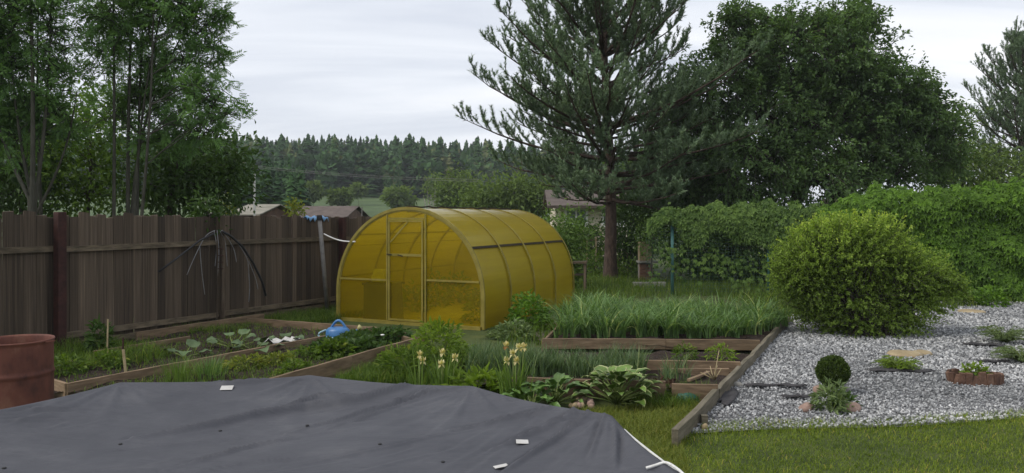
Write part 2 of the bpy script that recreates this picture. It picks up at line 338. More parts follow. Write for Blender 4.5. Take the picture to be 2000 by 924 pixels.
M['yellow_rose'] = noise_mat('yellowed_plastic', [(0.3, (0.36, 0.33, 0.14)), (0.7, (0.5, 0.46, 0.24))], 6, 0.5, 0.1)
M['steel'] = noise_mat('grey_galvanised_pipe', [(0.3, (0.12, 0.115, 0.11)), (0.7, (0.23, 0.22, 0.21))], 6, 0.6, 0.1)
M['teal_post'] = noise_mat('teal_painted_post', [(0.3, (0.045, 0.13, 0.125)), (0.7, (0.085, 0.20, 0.19))], 6, 0.6, 0.1)
M['wire'] = noise_mat('green_wire', [(0.3, (0.03, 0.07, 0.06)), (0.7, (0.06, 0.12, 0.11))], 6, 0.6, 0)
M['hose'] = noise_mat('black_hose', [(0.3, (0.012, 0.012, 0.013)), (0.7, (0.03, 0.03, 0.032))], 6, 0.5, 0)
M['hoop'] = noise_mat('grey_plastic_hoop', [(0.3, (0.1500, 0.1500, 0.1575)), (0.7, (0.2850, 0.2850, 0.2925))], 6, 0.55, 0)
M['rope'] = noise_mat('white_rope', [(0.3, (0.5, 0.5, 0.48)), (0.7, (0.7, 0.7, 0.68))], 40, 0.8, 0.3)
M['white'] = noise_mat('white_paint', [(0.3, (0.68, 0.68, 0.66)), (0.7, (0.8, 0.8, 0.78))], 5, 0.6, 0.05)
M['mast'] = noise_mat('pale_mast_paint', [(0.3, (0.42, 0.42, 0.40)), (0.7, (0.5, 0.5, 0.48))], 3, 0.7, 0)
M['cream'] = noise_mat('cream_render', [(0.3, (0.50, 0.44, 0.34)), (0.7, (0.66, 0.60, 0.48))], 4, 0.85, 0.2)
M['roof_brown'] = noise_mat('brown_roof_sheet', [(0.3, (0.06, 0.045, 0.04)), (0.7, (0.12, 0.095, 0.08))], 2, 0.8, 0.2)
M['roof_grey'] = noise_mat('mossy_grey_roof', [(0.3, (0.13, 0.125, 0.095)), (0.5, (0.21, 0.20, 0.165)), (0.75, (0.28, 0.26, 0.22))], 1.2, 0.9, 0.3, (1, 4, 4))
M['shed_wall'] = noise_mat('brown_shed_wall', [(0.3, (0.06, 0.035, 0.025)), (0.7, (0.14, 0.085, 0.06))], 3, 0.85, 0.2)
M['pane'] = noise_mat('window_glass', [(0.3, (0.10, 0.12, 0.13)), (0.7, (0.2, 0.23, 0.25))], 2, 0.1, 0, spec=0.8)
M['brick'] = noise_mat('brown_brick', [(0.3, (0.12, 0.065, 0.045)), (0.7, (0.24, 0.14, 0.10))], 6, 0.85, 0.3, objvar=0.2)
M['mortar'] = noise_mat('grey_mortar', [(0.3, (0.16, 0.14, 0.12)), (0.7, (0.26, 0.23, 0.20))], 20, 0.9, 0.3)
M['pink_stone'] = noise_mat('pinkish_stone', [(0.3, (0.20, 0.13, 0.105)), (0.7, (0.38, 0.27, 0.22))], 8, 0.85, 0.5)
M['tan_stone'] = noise_mat('tan_sandstone', [(0.3, (0.2184, 0.1677, 0.0936)), (0.7, (0.3588, 0.2886, 0.1794))], 4, 0.85, 0.4)
M['grey_stone'] = noise_mat('grey_stone', [(0.3, (0.16, 0.155, 0.14)), (0.7, (0.34, 0.33, 0.30))], 5, 0.85, 0.4)
M['fabric_black'] = noise_mat('black_landscape_fabric', [(0.3, (0.020, 0.019, 0.021)), (0.7, (0.055, 0.052, 0.055))], 8, 0.8, 0.4)
M['stump'] = noise_mat('brown_stump_bark', [(0.3, (0.055, 0.028, 0.02)), (0.55, (0.13, 0.075, 0.052)), (0.8, (0.22, 0.14, 0.10))], 5, 0.9, 0.6, objvar=0.25)
M['teal_net'] = noise_mat('teal_plastic', [(0.3, (0.010, 0.06, 0.045)), (0.7, (0.02, 0.11, 0.08))], 10, 0.5, 0.2)
M['pool_wall'] = noise_mat('teal_blue_pool_liner', [(0.3, (0.015, 0.06, 0.06)), (0.7, (0.03, 0.10, 0.10))], 4, 0.5, 0.1)
M['gravel_sheet'] = noise_mat('gravel_bed_base', [(0.36, (0.03, 0.03, 0.03)), (0.5, (0.13, 0.13, 0.135)), (0.62, (0.28, 0.28, 0.29))], 60, 0.9, 1.0, detail=2, bscale=70, bdist=0.02)
M['stones'] = var_mat('crushed_marble_stone', [(0.0, (0.0990, 0.1045, 0.1100)), (0.4, (0.2310, 0.2365, 0.2420)), (0.75, (0.3960, 0.4015, 0.4070)), (1.0, (0.6050, 0.6050, 0.6050))], 0.75)
M['path'] = noise_mat('trodden_path_earth', [(0.3, (0.05, 0.045, 0.032)), (0.55, (0.10, 0.088, 0.064)), (0.8, (0.15, 0.135, 0.10))], 5, 0.95, 0.6, bscale=25)
M['bounce_floor'] = noise_mat('pale_bounce_floor', [(0.3, (0.20, 0.17, 0.12)), (0.7, (0.34, 0.30, 0.22))], 4, 0.95, 0.3)  # tan kept pale so the floor throws light back up
M['dry_stem'] = noise_mat('dry_straw_stem', [(0.3, (0.24, 0.19, 0.10)), (0.7, (0.42, 0.35, 0.21))], 6, 0.85, 0)

# ------------------------------------------------------------------ foliage generators (numpy)
UP = np.array([0, 0, 1.0])
def leaf_quads(base, axis, nrm, L, W, fold=0.25, droop=0.12):
    n = len(base); axis = unit(axis); side = unit(np.cross(axis, nrm)); nn = np.cross(side, axis)
    L = np.broadcast_to(L, n)[:, None]; W = np.broadcast_to(W, n)[:, None]
    mid = base + axis * L * 0.45
    V = np.stack([base, mid + side * W / 2 + nn * W * fold, base + axis * L - nn * L * droop, mid - side * W / 2 + nn * W * fold], 1)
    return V.reshape(-1, 3), np.arange(n * 4).reshape(n, 4)
def compound(base, axis, nrm, L, pairs=5, lw=0.3, ll=0.36):
    """pinnate leaf: pairs of leaflets along a rachis plus one at the tip"""
    n = len(base); axis = unit(axis); side = unit(np.cross(axis, nrm)); nn = np.cross(side, axis)
    L = np.broadcast_to(L, n)
    B, A, N_, LL = [], [], [], []
    for k in range(pairs):
        t = 0.22 + 0.7 * k / pairs
        pos = base + axis * (L * t)[:, None] - nn * (L * t * t * 0.12)[:, None]
        for s_ in (1, -1):
            B.append(pos); A.append(axis * 0.55 + side * s_ * 0.85 - nn * 0.12); N_.append(nn); LL.append(L * ll)
    pos = base + axis * (L * 0.92)[:, None] - nn * (L * 0.11)[:, None]; B.append(pos); A.append(axis - 0.3 * nn); N_.append(nn); LL.append(L * ll)
    B, A, N_, LL = np.concatenate(B), np.concatenate(A), np.concatenate(N_), np.concatenate(LL)
    return leaf_quads(B, A, N_ + rng.normal(0, 0.25, B.shape), LL, LL * lw, 0.15)
def rand_dir(n, up=0.0):
    d = unit(rng.normal(0, 1, (n, 3))); d[:, 2] += up; return unit(d)
def lobe(px, py, rx, ry, d, depth=None):
    c = np.array(D(px, py, d)); k = d / F_PX
    return c, np.array([rx * k, depth if depth else (rx + ry) * 0.5 * k, ry * k])
def lobe_points(lobes, n_clusters, per, spread, shell=0.55):
    """clustered points in lobes -> points, outward directions"""
    vol = np.array([np.prod(r) ** (2 / 3) for c, r in lobes]); pk = rng.choice(len(lobes), n_clusters, p=vol / vol.sum())
    C = np.array([lobes[i][0] for i in pk]); Rr = np.array([lobes[i][1] for i in pk])
    u = rand_dir(n_clusters); rad = shell + (1 - shell) * rng.random(n_clusters) ** 0.6
    cl = C + u * Rr * rad[:, None]
    outw = unit(u / Rr + 0.0)
    idx = np.repeat(np.arange(n_clusters), per)
    P = cl[idx] + rng.normal(0, 1, (len(idx), 3)) * spread
    return P, outw[idx], cl, outw, idx
def clump_var(idx, n, amp=0.3):
    """leaf tone: per clump and per leaf"""
    k = rng.random(int(idx.max()) + 1)
    return np.clip(0.5 + (k[idx] - 0.5) * 2 * amp + rng.normal(0, 0.16, len(idx)), 0, 1)

def broad_tree(name, lobes, n_cl, per, leaf, mat, trunk_pts=None, trunk_r=0.12, bark='bark', spread=0.22, shell=0.5, droop=0.2, pinnate=0, label='', cat='tree', group=None, limbs=14, wr=0.5, stems=None, updir=0.25, twig=0.0):
    base = np.array(trunk_pts[0]) if trunk_pts is not None else np.array(stems[0][0][0])
    root = empty(name, tuple(base), 0, label, cat, group)
    P, ow, cl, cow, idx = lobe_points(lobes, n_cl, per, spread, shell)
    if twig:
        td = unit(cow + rng.normal(0, .45, cow.shape) + UP * .15); tq = rng.random(len(P)) ** .75
        P = cl[idx] + td[idx] * ((tq - .55) * twig)[:, None] - UP * (tq * tq * twig * .18)[:, None] + rng.normal(0, .035 + .05 * twig, P.shape); ow = td[idx]
    n = len(P); ax = unit(ow * 0.7 + rng.normal(0, 0.55, (n, 3)) + UP * -droop)
    nr = unit(UP * (0.5 + updir) + ow * 0.6 + rng.normal(0, 0.4, (n, 3)))
    L = leaf * (0.65 + 0.7 * rng.random(n)); var = clump_var(idx, n)
    if pinnate:
        V, Fq = compound(P, ax, nr, L, pinnate); v = np.tile(var, pinnate * 2 + 1)
    else:
        V, Fq = leaf_quads(P, ax, nr, L, L * wr); v = var
    crown = obj('crown', V - base, Fq, mat, root, var=np.clip(v + rng.normal(0, 0.06, len(v)), 0, 1))
    T = TubeSet(); sk = []
    for pts, r in ([(trunk_pts, trunk_r)] if trunk_pts is not None else []) + list(stems or []):
        pts = np.array(pts, float); T.add(pts - base, np.linspace(r, r * 0.35, len(pts)), 7); sk.append((pts, r))
    if limbs:
        sel = rng.choice(len(cl), min(limbs, len(cl)), replace=False)
        for q in sel:
            best = None
            for pts, r in sk:
                dd = np.linalg.norm(pts - cl[q] + np.array([0, 0, 1.0]) * np.linalg.norm((pts - cl[q])[:, :2], axis=1, keepdims=True) * 0.6, axis=1); i = int(dd.argmin())
                if best is None or dd[i] < best[0]: best = (dd[i], pts[i], r * (1 - 0.6 * i / len(pts)))
            a, b = best[1], cl[q]; tt = np.linspace(0, 1, 6)[:, None]
            path = a + (b - a) * tt + np.array([0, 0, 1]) * np.sin(tt * 3.14) * 0.06 * np.linalg.norm(b - a) + rng.normal(0, 0.03, (6, 3)) * np.sin(tt * 3.14)
            T.add(path - base, np.linspace(max(best[2] * 0.42, 0.012), 0.006, 6), 5)
    if twig:
        for q in range(len(cl)):
            a_ = cl[q] - td[q] * twig * .75; b_ = cl[q] + td[q] * twig * .45 - UP * twig * .18; T.add(np.stack([a_, cl[q], b_]) - base, np.array([.012, .008, .003]) * (.6 + twig * .6), 3)
    T.build('trunk', M[bark], root)
    return root

def blades(P, h, wd, bend, mat_name, name, parent=None, lean=None, seg=3, z0=None, kind=None, tone=None):
    """curved strap blades growing from ground points P (n,3)"""
    n = len(P); h = np.broadcast_to(h, n).astype(float); az = rng.random(n) * 6.283
    o = np.stack([np.cos(az), np.sin(az), np.zeros(n)], 1) if lean is None else lean
    side = np.stack([-o[:, 1], o[:, 0], np.zeros(n)], 1)
    tw = rng.normal(0, 0.5, n)[:, None]; side = unit(side + o * tw)
    bd = np.broadcast_to(bend, n) * (0.4 + 1.2 * rng.random(n)); rows = []
    for k in range(seg + 1):
        t = k / seg; ww = wd * (1 - t) ** 0.7 if k < seg else 0
        c = P + o * (h * bd * t * t)[:, None] + UP * (h * (t - bd * 0.35 * t * t * t))[:, None]
        rows.append((c, ww))
    vs = []
    for c, ww in rows[:-1]:
        W_ = np.broadcast_to(ww, n)[:, None]; vs += [c - side * W_ / 2, c + side * W_ / 2]
    vs.append(rows[-1][0])
    V = np.stack(vs, 1); m = V.shape[1]; b = (np.arange(n) * m)[:, None]
    Fq = [b + np.array([[2 * k, 2 * k + 1, 2 * k + 3, 2 * k + 2]]) for k in range(seg - 1)]
    tip = b + np.array([[2 * (seg - 1), 2 * (seg - 1) + 1, m - 1, m - 1]])
    tris = []
    var1 = np.clip(rng.normal(0.45, 0.27, n), 0, 1) if tone is None else tone
    A = np.concatenate(Fq + [tip[:, :]]) if Fq else tip
    # split to triangles so that tips stay clean
    quads = np.concatenate(Fq) if Fq else np.zeros((0, 4), int)
    T = np.concatenate([quads[:, [0, 1, 2]], quads[:, [0, 2, 3]], tip[:, :3]])
    var = np.concatenate([np.tile(var1, max(seg - 1, 0)), np.tile(var1, max(seg - 1, 0)), var1])
    o_ = obj(name, V.reshape(-1, 3), T, M[mat_name], parent, var=var)
    if kind: o_['kind'] = kind
    return o_

def leafy(name, c, rx, ry, h, n, leaf, mat, label, cat='plant', group=None, wr=0.5, stems=8, ly=None, droop=0.15, pinnate=0, dome=True, parent=None, vary=0.3):
    """low leafy plant: stems from the ground, leaves in a dome"""
    root = empty(name, tuple(c), 0, label, cat, group)
    u = rand_dir(n); u[:, 2] = np.abs(u[:, 2]); rad = 0.45 + 0.55 * rng.random(n) ** 0.5
    k = 1 + 0.18 * vnoise(u, 3.0, int(rng.integers(1e6)))
    P = u * rad[:, None] * k[:, None] * np.array([rx, ly or ry, h]); P[:, 2] = np.maximum(P[:, 2], 0.015)
    ow = unit(u * np.array([1, 1, 0.6])); ax = unit(ow + rng.normal(0, 0.5, (n, 3)) - UP * droop); nr = unit(UP + ow * 0.4 + rng.normal(0, 0.35, (n, 3)))
    L = leaf * (0.6 + 0.8 * rng.random(n)); cid = (vnoise(P, 6 / max(rx, 0.1), 3) * 0.5 + 0.5)
    var = np.clip(0.5 + (cid - 0.5) * vary * 2 + rng.normal(0, 0.15, n), 0, 1)
    if pinnate: V, Fq = compound(P, ax, nr, L, pinnate); var = np.tile(var, 2 * pinnate + 1)
    else: V, Fq = leaf_quads(P, ax, nr, L, L * wr)
    obj('foliage', V, Fq, mat, root, var=var)
    T = TubeSet()
    for i in range(stems):
        q = P[int(rng.integers(n))]; t = np.linspace(0, 1, 4)[:, None]
        T.add(np.array([q[0] * 0.15, q[1] * 0.15, 0]) + (q * np.array([0.85, 0.85, 1])) * t, np.linspace(0.012, 0.004, 4) * (0.6 + h * 0.5), 4)
    T.build('stem', M['stem'], root)
    return root

def rock(name, c, size, mat, label, cat='stone', group=None, seed=0, kind=None):
    r = np.random.default_rng(seed); n, m = 12, 7
    th = np.linspace(0, 2 * np.pi, n, endpoint=False); V = [[0, 0, -0.5]]
    for i in range(1, m):
        ph = -math.pi / 2 + math.pi * i / m
        V += [[math.cos(ph) * math.cos(t), math.cos(ph) * math.sin(t), math.sin(ph)] for t in th]
    V.append([0, 0, 1.0]); V = np.array(V); V[0] = [0, 0, -1]
    k = 1 + 0.22 * vnoise(V, 1.6, seed) + 0.09 * vnoise(V, 4.5, seed + 1) + r.normal(0, 0.025, len(V)); V = V * k[:, None]
    V = np.sign(V) * np.abs(V) ** 0.85
    V *= np.array(size) / 2; V[:, 2] += size[2] * 0.32
    Fs = [[0, 1 + (j + 1) % n, 1 + j] for j in range(n)]
    for i in range(m - 2):
        for j in range(n): Fs.append([1 + i * n + j, 1 + i * n + (j + 1) % n, 1 + (i + 1) * n + (j + 1) % n, 1 + (i + 1) * n + j])
    b = 1 + (m - 2) * n; Fs += [[b + j, b + (j + 1) % n, len(V) - 1] for j in range(n)]
    o = link(name, mesh(name, V, Fs, M[mat], smooth=True), None, c, (0, 0, r.random() * 3)); return tag(o, label, cat, group, kind)

#@@STRUCTURE
# ------------------------------------------------------------------ ground, hill, soil, gravel, path
def hill_z(X, Y):
    a = X / np.maximum(Y, 1.0)
    A = np.interp(a, [-1.6, -0.45, -0.27, -0.15, 0.0, 0.2, 0.45, 0.7], [0.8, 0.97, 1.0, 0.93, 0.86, 0.6, 0.15, 0.05])
    z = np.interp(Y, [-1e4, 70, 100, 140, 170, 300, 420, 4000], [0, 0, 1.8, 4.6, 7.4, 19.0, 23.0, 24.0])
    return A * z * .95
def spaced(n, far): t = np.linspace(-1, 1, n); return np.sinh(t * 5.2) / np.sinh(5.2) * far
gx, gy = spaced(140, 3000), spaced(140, 3000) + 8
XX, YY = np.meshgrid(gx, gy); ZZ = hill_z(XX, YY) + 0.0
ny_, nx_ = XX.shape
i, j = np.meshgrid(np.arange(ny_ - 1), np.arange(nx_ - 1), indexing='ij')
GF = np.stack([i * nx_ + j, i * nx_ + j + 1, (i + 1) * nx_ + j + 1, (i + 1) * nx_ + j], -1).reshape(-1, 4)
gm = (YY[:-1, :-1].ravel() > 48).astype(int)
ground = link('ground', mesh('ground', np.stack([XX, YY, ZZ], -1).reshape(-1, 3), GF, None, mats=[M['ground'], M['hill']], midx=gm, smooth=True)); ground['kind'] = 'structure'

def sheet(name, corners, n, m, h, amp, mat, kind='structure', sc=6.0, seed=1):
    """bumpy sheet over a four-cornered patch (corners ccw from near left)"""
    a, b, c, d = [np.array(q[:2], float) for q in corners]
    u, v = np.meshgrid(np.linspace(0, 1, n), np.linspace(0, 1, m))
    P = (1 - v)[..., None] * ((1 - u)[..., None] * a + u[..., None] * b) + v[..., None] * ((1 - u)[..., None] * d + u[..., None] * c)
    P2 = P.reshape(-1, 2); z = h + amp * (vnoise(P2, sc, seed) + 0.6 * vnoise(P2, sc * 3.1, seed + 5)) * 0.5
    i, j = np.meshgrid(np.arange(m - 1), np.arange(n - 1), indexing='ij')
    Fq = np.stack([i * n + j, i * n + j + 1, (i + 1) * n + j + 1, (i + 1) * n + j], -1).reshape(-1, 4)
    o = obj(name, np.concatenate([P2, z[:, None]], 1), Fq, M[mat], smooth=True); o['kind'] = kind; return o

# fence line and bed lines run the same way
FU = np.array([0.468, 0.884]); FN = np.array([0.884, -0.468]); F0 = np.array([-6.55, 10.9])
def FP(s, off=0.0, z=0.0): q = F0 + FU * s + FN * off; return np.array([q[0], q[1], z])
PA0, PA1 = np.array(G(130, 748, .2))[:2], np.array(G(650, 652, .2))[:2]      # plank between beds A and B
PB0, PB1 = np.array(G(470, 754, .2))[:2], np.array(G(806, 662, .2))[:2]
uA = (PA1 - PA0) / np.linalg.norm(PA1 - PA0); uB = (PB1 - PB0) / np.linalg.norm(PB1 - PB0)
PA2 = PA1 + uA * 0.9
sheet('bed_soil', [FP(-3.2, 0.35), PA0, PA2, FP(2.8, 0.35)], 60, 80, 0.10, 0.05, 'soil', seed=3)
sheet('bed_soil', [PA0 + FN * .02, PB0 - uB * .5, PB1, PA2 + FN * .02], 50, 80, 0.10, 0.05, 'soil', seed=9)
BR0, BR1 = np.array(G(1318, 838, .155))[:2], np.array(G(1541, 617, .155))[:2]     # long board beside the gravel
GL0, GL1 = G(1060, 661, .2), G(1484, 664, .2)
sheet('bed_soil', [GL0, GL1, np.array([4.75, 13.2]), np.array([1.35, 15.2])], 60, 60, 0.11, 0.05, 'soil', seed=12)
ON0, ON1 = np.array(G(905, 735, .16))[:2], np.array(G(1400, 756, .16))[:2]
sheet('bed_soil', [ON0, ON1, np.array(G(1475, 680, .15))[:2], np.array(G(930, 676, .15))[:2]], 60, 60, 0.085, 0.045, 'soil', seed=15)
GRAV = [np.array(G(1335, 850))[:2], np.array(G(1480, 842))[:2], np.array(G(1640, 838))[:2], np.array(G(1760, 836))[:2], np.array(G(1900, 826))[:2], np.array(G(2000, 818))[:2], np.array([7.2, 7.3]), np.array([15, 12.5]), np.array([15, 17.0]), np.array(G(1800, 590))[:2], np.array(G(1545, 618))[:2]]
gp = sample_poly(GRAV, 5)
gv = [(q[0], q[1], 0.012) for q in GRAV]
go = obj('gravel_bed', gv, [list(range(len(gv)))], M['gravel_sheet']); go['kind'] = 'structure'
def stones(n):
    P = sample_poly(GRAV, n * 3)
    keep = rng.random(len(P)) < np.clip((8.6 / P[:, 1]) ** 1.6, 0.12, 1.0); P = P[keep][:n]
    # ragged front edge
    n = len(P); base = np.array([[1, 0, 0], [-1, 0, 0], [0, 1, 0], [0, -1, 0], [0, 0, 1], [0, 0, -1]], float)
    far = np.clip(P[:, 1] / 9.0, 0.9, 1.5)
    s_ = (0.0095 + 0.011 * rng.random(n) ** 1.4) * far
    V = base[None] * (0.6 + 0.7 * rng.random((n, 6, 1))) * s_[:, None, None]
    V *= (0.7 + 0.6 * rng.random((n, 1, 3)))
    q = unit(rng.normal(0, 1, (n, 4))); w_, x, y, z = q.T
    Rm = np.stack([1 - 2 * (y * y + z * z), 2 * (x * y - z * w_), 2 * (x * z + y * w_), 2 * (x * y + z * w_), 1 - 2 * (x * x + z * z), 2 * (y * z - x * w_), 2 * (x * z - y * w_), 2 * (y * z + x * w_), 1 - 2 * (x * x + y * y)], -1).reshape(n, 3, 3)
    V = np.einsum('nij,nkj->nki', Rm, V)
    V[:, :, :2] += P[:, None, :]; V[:, :, 2] += (0.016 + 0.010 * rng.random(n) + 0.012 * (vnoise(P, 3, 4) + 1) * 0.5)[:, None]
    f = np.array([[0, 2, 4], [2, 1, 4], [1, 3, 4], [3, 0, 4], [2, 0, 5], [1, 2, 5], [3, 1, 5], [0, 3, 5]])
    Fs = (np.arange(n) * 6)[:, None, None] + f[None]
    tone = np.clip(rng.beta(1.6, 1.3, n) + 0.16 * vnoise(P, 1.1, 8) + .08 * vnoise(P, 4.0, 9) - .04, 0, 1)
    o = obj('gravel', V.reshape(-1, 3), Fs.reshape(-1, 3), M['stones'], var=np.repeat(tone, 8)); tag(o, 'white and grey crushed stone covering the rock garden', 'gravel', kind='stuff')
stones(60000)
sheet('path', [np.array(G(1040, 664))[:2], np.array(G(1075, 672))[:2], np.array([1.6, 15.4]), np.array([0.6, 15.3])], 8, 30, 0.012, 0.01, 'path', seed=21)

# ------------------------------------------------------------------ board fence
fence = empty('board_fence', tuple(FP(0)), 0, 'long weathered grey brown board fence along the left side', 'fence')
fo = np.array(FP(0)); frz = math.atan2(FU[1], FU[0])
s = -2.4; k = 0; board_me = []
for v in range(5):
    mb = MB(); mb.box((0, 0, 0), (1, 1, 1)); V = np.concatenate(mb.V)
    top = V[:, 2] > 0; V[top, 2] += rng.normal(0, 0.006, 4)
    board_me.append(mesh('board', V, mb.F, M['fence']))
while s < 13.0:
    wd = rng.uniform(0.105, 0.165); gap = rng.choice([0.003, 0.004, 0.006, 0.012, 0.02], p=[.36, .3, .2, .1, .04]); hh = 1.985 - 0.0035 * max(s, 0) + rng.normal(0, 0.02)
    z0 = 0.10 + rng.normal(0, 0.015)
    c = FP(s + wd / 2, rng.normal(0, 0.004), (hh + z0) / 2)
    o = link('board', board_me[k % 5], fence, tuple(c - fo), (rng.normal(0, .004), rng.normal(0, .006), frz), (wd, 0.022, hh - z0)); s += wd + gap; k += 1
for zz, name in ((1.50, 'rail'), (0.24, 'rail')):
    for a, b in ((-2.4, -0.08), (-0.02, 2.83), (2.87, 6.0), (6.04, 9.5), (9.54, 13)):
        mb = MB(); mb.bar(FP(a, .045, zz + 0.02 * (rng.random() - .5)) - fo, FP(b, .045, zz + 0.02 * (rng.random() - .5)) - fo, 0.045, 0.085); mb.build(name, M['fence_rail'], fence)
for ss, rr, hh, mt in ((-0.03, 0.062, 2.03, 'rust_post'), (2.85, 0.035, 1.99, 'fence'), (6.02, 0.06, 1.95, 'rust_post'), (9.52, 0.06, 1.95, 'rust_post')):
    mb = MB(); mb.bar(FP(ss, .13, 0) - fo, FP(ss, .13, hh) - fo, rr * 2, rr * 2, up=(FN[0], FN[1], 0)); mb.build('post', M[mt], fence, bevel=0.008)
mb = MB(); mb.bar(FP(0.2, .03, .07) - fo, FP(6.3, .03, .09) - fo, .03, .13); mb.build('ground_board', M['fence_rail'], fence)

# leaning pipe, cable, hoops, hose, ladder, cloth on the fence
mb = MB(); p0, p1 = np.array(G(640, 612)), np.array(D(624, 427, 15.3)); o0 = p0.copy()
mb.tube([p0 - o0, p1 - o0], 0.042, 10)
pp = mb.build('metal_pipe', M['steel'], None, smooth=True, loc=tuple(o0)); tag(pp, 'slim grey metal pipe leaning against fence beside greenhouse', 'pipe')
mb = MB(); mb.lathe([(0.0, .0), (0.055, 0), (0.06, 0.05), (0.05, 0.1), (0, 0.1)], 10, tuple(p1 - o0 - np.array([0, 0, .03]))); cp = mb.build('cap', M['plain_dark'], pp)
a, b = np.array(D(633, 457, 15.1)), np.array(D(694, 472, 14.2)); t = np.linspace(0, 1, 12)[:, None]
mb = MB(); mb.tube((b - a) * t - np.array([0, 0, 1]) * np.sin(t * 3.14) * 0.05, 0.014, 5); tag(mb.build('cable', M['white'], None, smooth=True, loc=tuple(a)), 'pale cable sagging from leaning pipe to greenhouse', 'cable')
hook = np.array(FP(3.32, 0.20, 0)); 
def fpix(px, py, off):
    """point on the plane 'off' in front of the fence under a pixel"""
    r = np.array([(px - 1000) / F_PX, 1.0]); q0 = F0 + FN * off
    # solve r*d = q0 + FU*s
    A_ = np.array([[r[0], -FU[0]], [r[1], -FU[1]]]); d_, s_ = np.linalg.solve(A_, q0)
    return np.array(D(px, py, d_))
hoop_paths = [([(420, 450), (402, 458), (388, 485), (374, 515), (365, 537)], 'left arching'), ([(418, 450), (424, 480), (420, 520)], ''), ([(424, 450), (428, 490), (425, 540)], ''),
              ([(432, 450), (446, 466), (458, 488), (462, 512)], ''), ([(434, 450), (462, 470), (484, 505), (486, 530)], ''), ([(390, 480), (394, 530), (400, 575)], ''), ([(484, 508), (488, 560), (486, 590)], ''), ([(430, 452), (440, 470), (444, 520)], ''), ([(486, 510), (500, 545), (504, 565)], '')]
hb = empty('hoop_bundle', tuple(fpix(425, 450, .2)), 0, 'bundle of thin bent grey plastic hoops hanging on the fence', 'hoops')
hb0 = np.array(hb.location)
for q, (pth, _) in enumerate(hoop_paths):
    P = np.array([fpix(x, y, .12 + .02 * (q % 5)) for x, y in pth]) - hb0
    tt = np.linspace(0, len(P) - 1, 14); C = np.stack([np.interp(tt, np.arange(len(P)), P[:, c]) for c in range(3)], 1)
    for _ in range(2): C[1:-1] = (C[:-2] + 2 * C[1:-1] + C[2:]) / 4
    mb = MB(); mb.tube(C, 0.0065, 5); mb.build('hoop', M['hoop'], hb, smooth=True)
P = [fpix(x, y, .22) for x, y in [(435, 452), (452, 462), (474, 482), (495, 515), (512, 550), (519, 578)]]; mb = MB(); mb.tube(np.array(P) - P[0], 0.022, 8)
tag(mb.build('black_hose', M['hose'], None, smooth=True, loc=tuple(P[0])), 'thick black hose hanging right of the grey hoops on fence', 'hose')
P = [fpix(x, y, .19) for x, y in [(418, 456), (390, 470), (345, 505), (310, 531)]]; mb = MB(); mb.tube(np.array(P) - P[0], 0.018, 8)
tag(mb.build('black_pipe', M['hose'], None, smooth=True, loc=tuple(P[0])), 'black pipe slanting down left from the grey hoops on fence', 'pipe')
lr = empty('wall_ladder', tuple(fpix(430, 545, .17)), 0, 'narrow rusty ladder behind the hanging hoops on the fence', 'ladder'); l0 = np.array(lr.location)
for px in (424, 437):
    mb = MB(); mb.bar(fpix(px, 630, .17) - l0, fpix(px, 470, .17) - l0, .016, .016, up=(FN[0], FN[1], 0)); mb.build('side_rail', M['fence'], lr)
for py in (486, 499, 512, 525):
    mb = MB(); mb.bar(fpix(424, py, .17) - l0, fpix(437, py, .17) - l0, .014, .014); mb.build('rung', M['rust_post'], lr)
# blue sheet over the fence top
q0 = fpix(615, 426, 0.0); mb = MB()
n = 14; V = []; 
for k in range(n + 1):
    t = k / n; x0 = fpix(596 + 42 * t, 424, 0.0)
    for off, z in ((.055, -0.05 + 0.05 * math.sin(k * 2.1)), (.04, 0.0), (0.0, 0.022 + 0.02 * math.sin(k * 1.3)), (-.05, 0.0), (-.07, -.1)):
        pnt = x0 + np.array([FN[0], FN[1], 0]) * off; V.append([pnt[0], pnt[1], 1.955 + z])
V = np.array(V) - q0
Fs = [[k * 5 + c, (k + 1) * 5 + c, (k + 1) * 5 + c + 1, k * 5 + c + 1] for k in range(n) for c in range(4)]
bs = link('blue_sheet', mesh('blue_sheet', V, Fs, M['sheet_blue'], smooth=True), None, tuple(q0)); tag(bs, 'crumpled blue plastic sheet draped over the fence top', 'plastic sheet')
sm = bs.modifiers.new('solid', 'SOLIDIFY'); sm.thickness = 0.006

# ------------------------------------------------------------------ greenhouse
A0 = np.array([-3.28, 14.40]); ex = unit(np.array([2.75, -1.30])); ey = np.array([-ex[1], ex[0]])
GW, GLN, GS, GR = 3.04, 4.40, 0.56, 1.52
sheet('greenhouse_bounce_floor', [A0 + ex * .05 + ey * .05, A0 + ex * 2.98 + ey * .05, A0 + ex * 2.98 + ey * 4.3, A0 + ex * .05 + ey * 4.3], 10, 12, .015, .01, 'bounce_floor', seed=31)  # pale floor sheet added to bounce light inside the greenhouse
gh = empty('greenhouse', (A0[0], A0[1], 0), math.atan2(ex[1], ex[0]), 'arched yellow polycarbonate greenhouse with a framed front door', 'greenhouse')
def arch(u):
    """u 0..1 along the hoop from left base over the top to the right base -> (x, z)"""
    tot = 2 * GS + math.pi * GR; sl = u * tot
    if sl < GS: return 0.0, sl
    if sl > tot - GS: return GW, tot - sl
    a = math.pi - (sl - GS) / GR; return GW / 2 + GR * math.cos(a), GS + (GR - 0.0) * math.sin(a)
def arch_z(x):
    x = min(max(x, 0.0), GW); return GS + math.sqrt(max(GR * GR - (x - GW / 2) ** 2, 0))
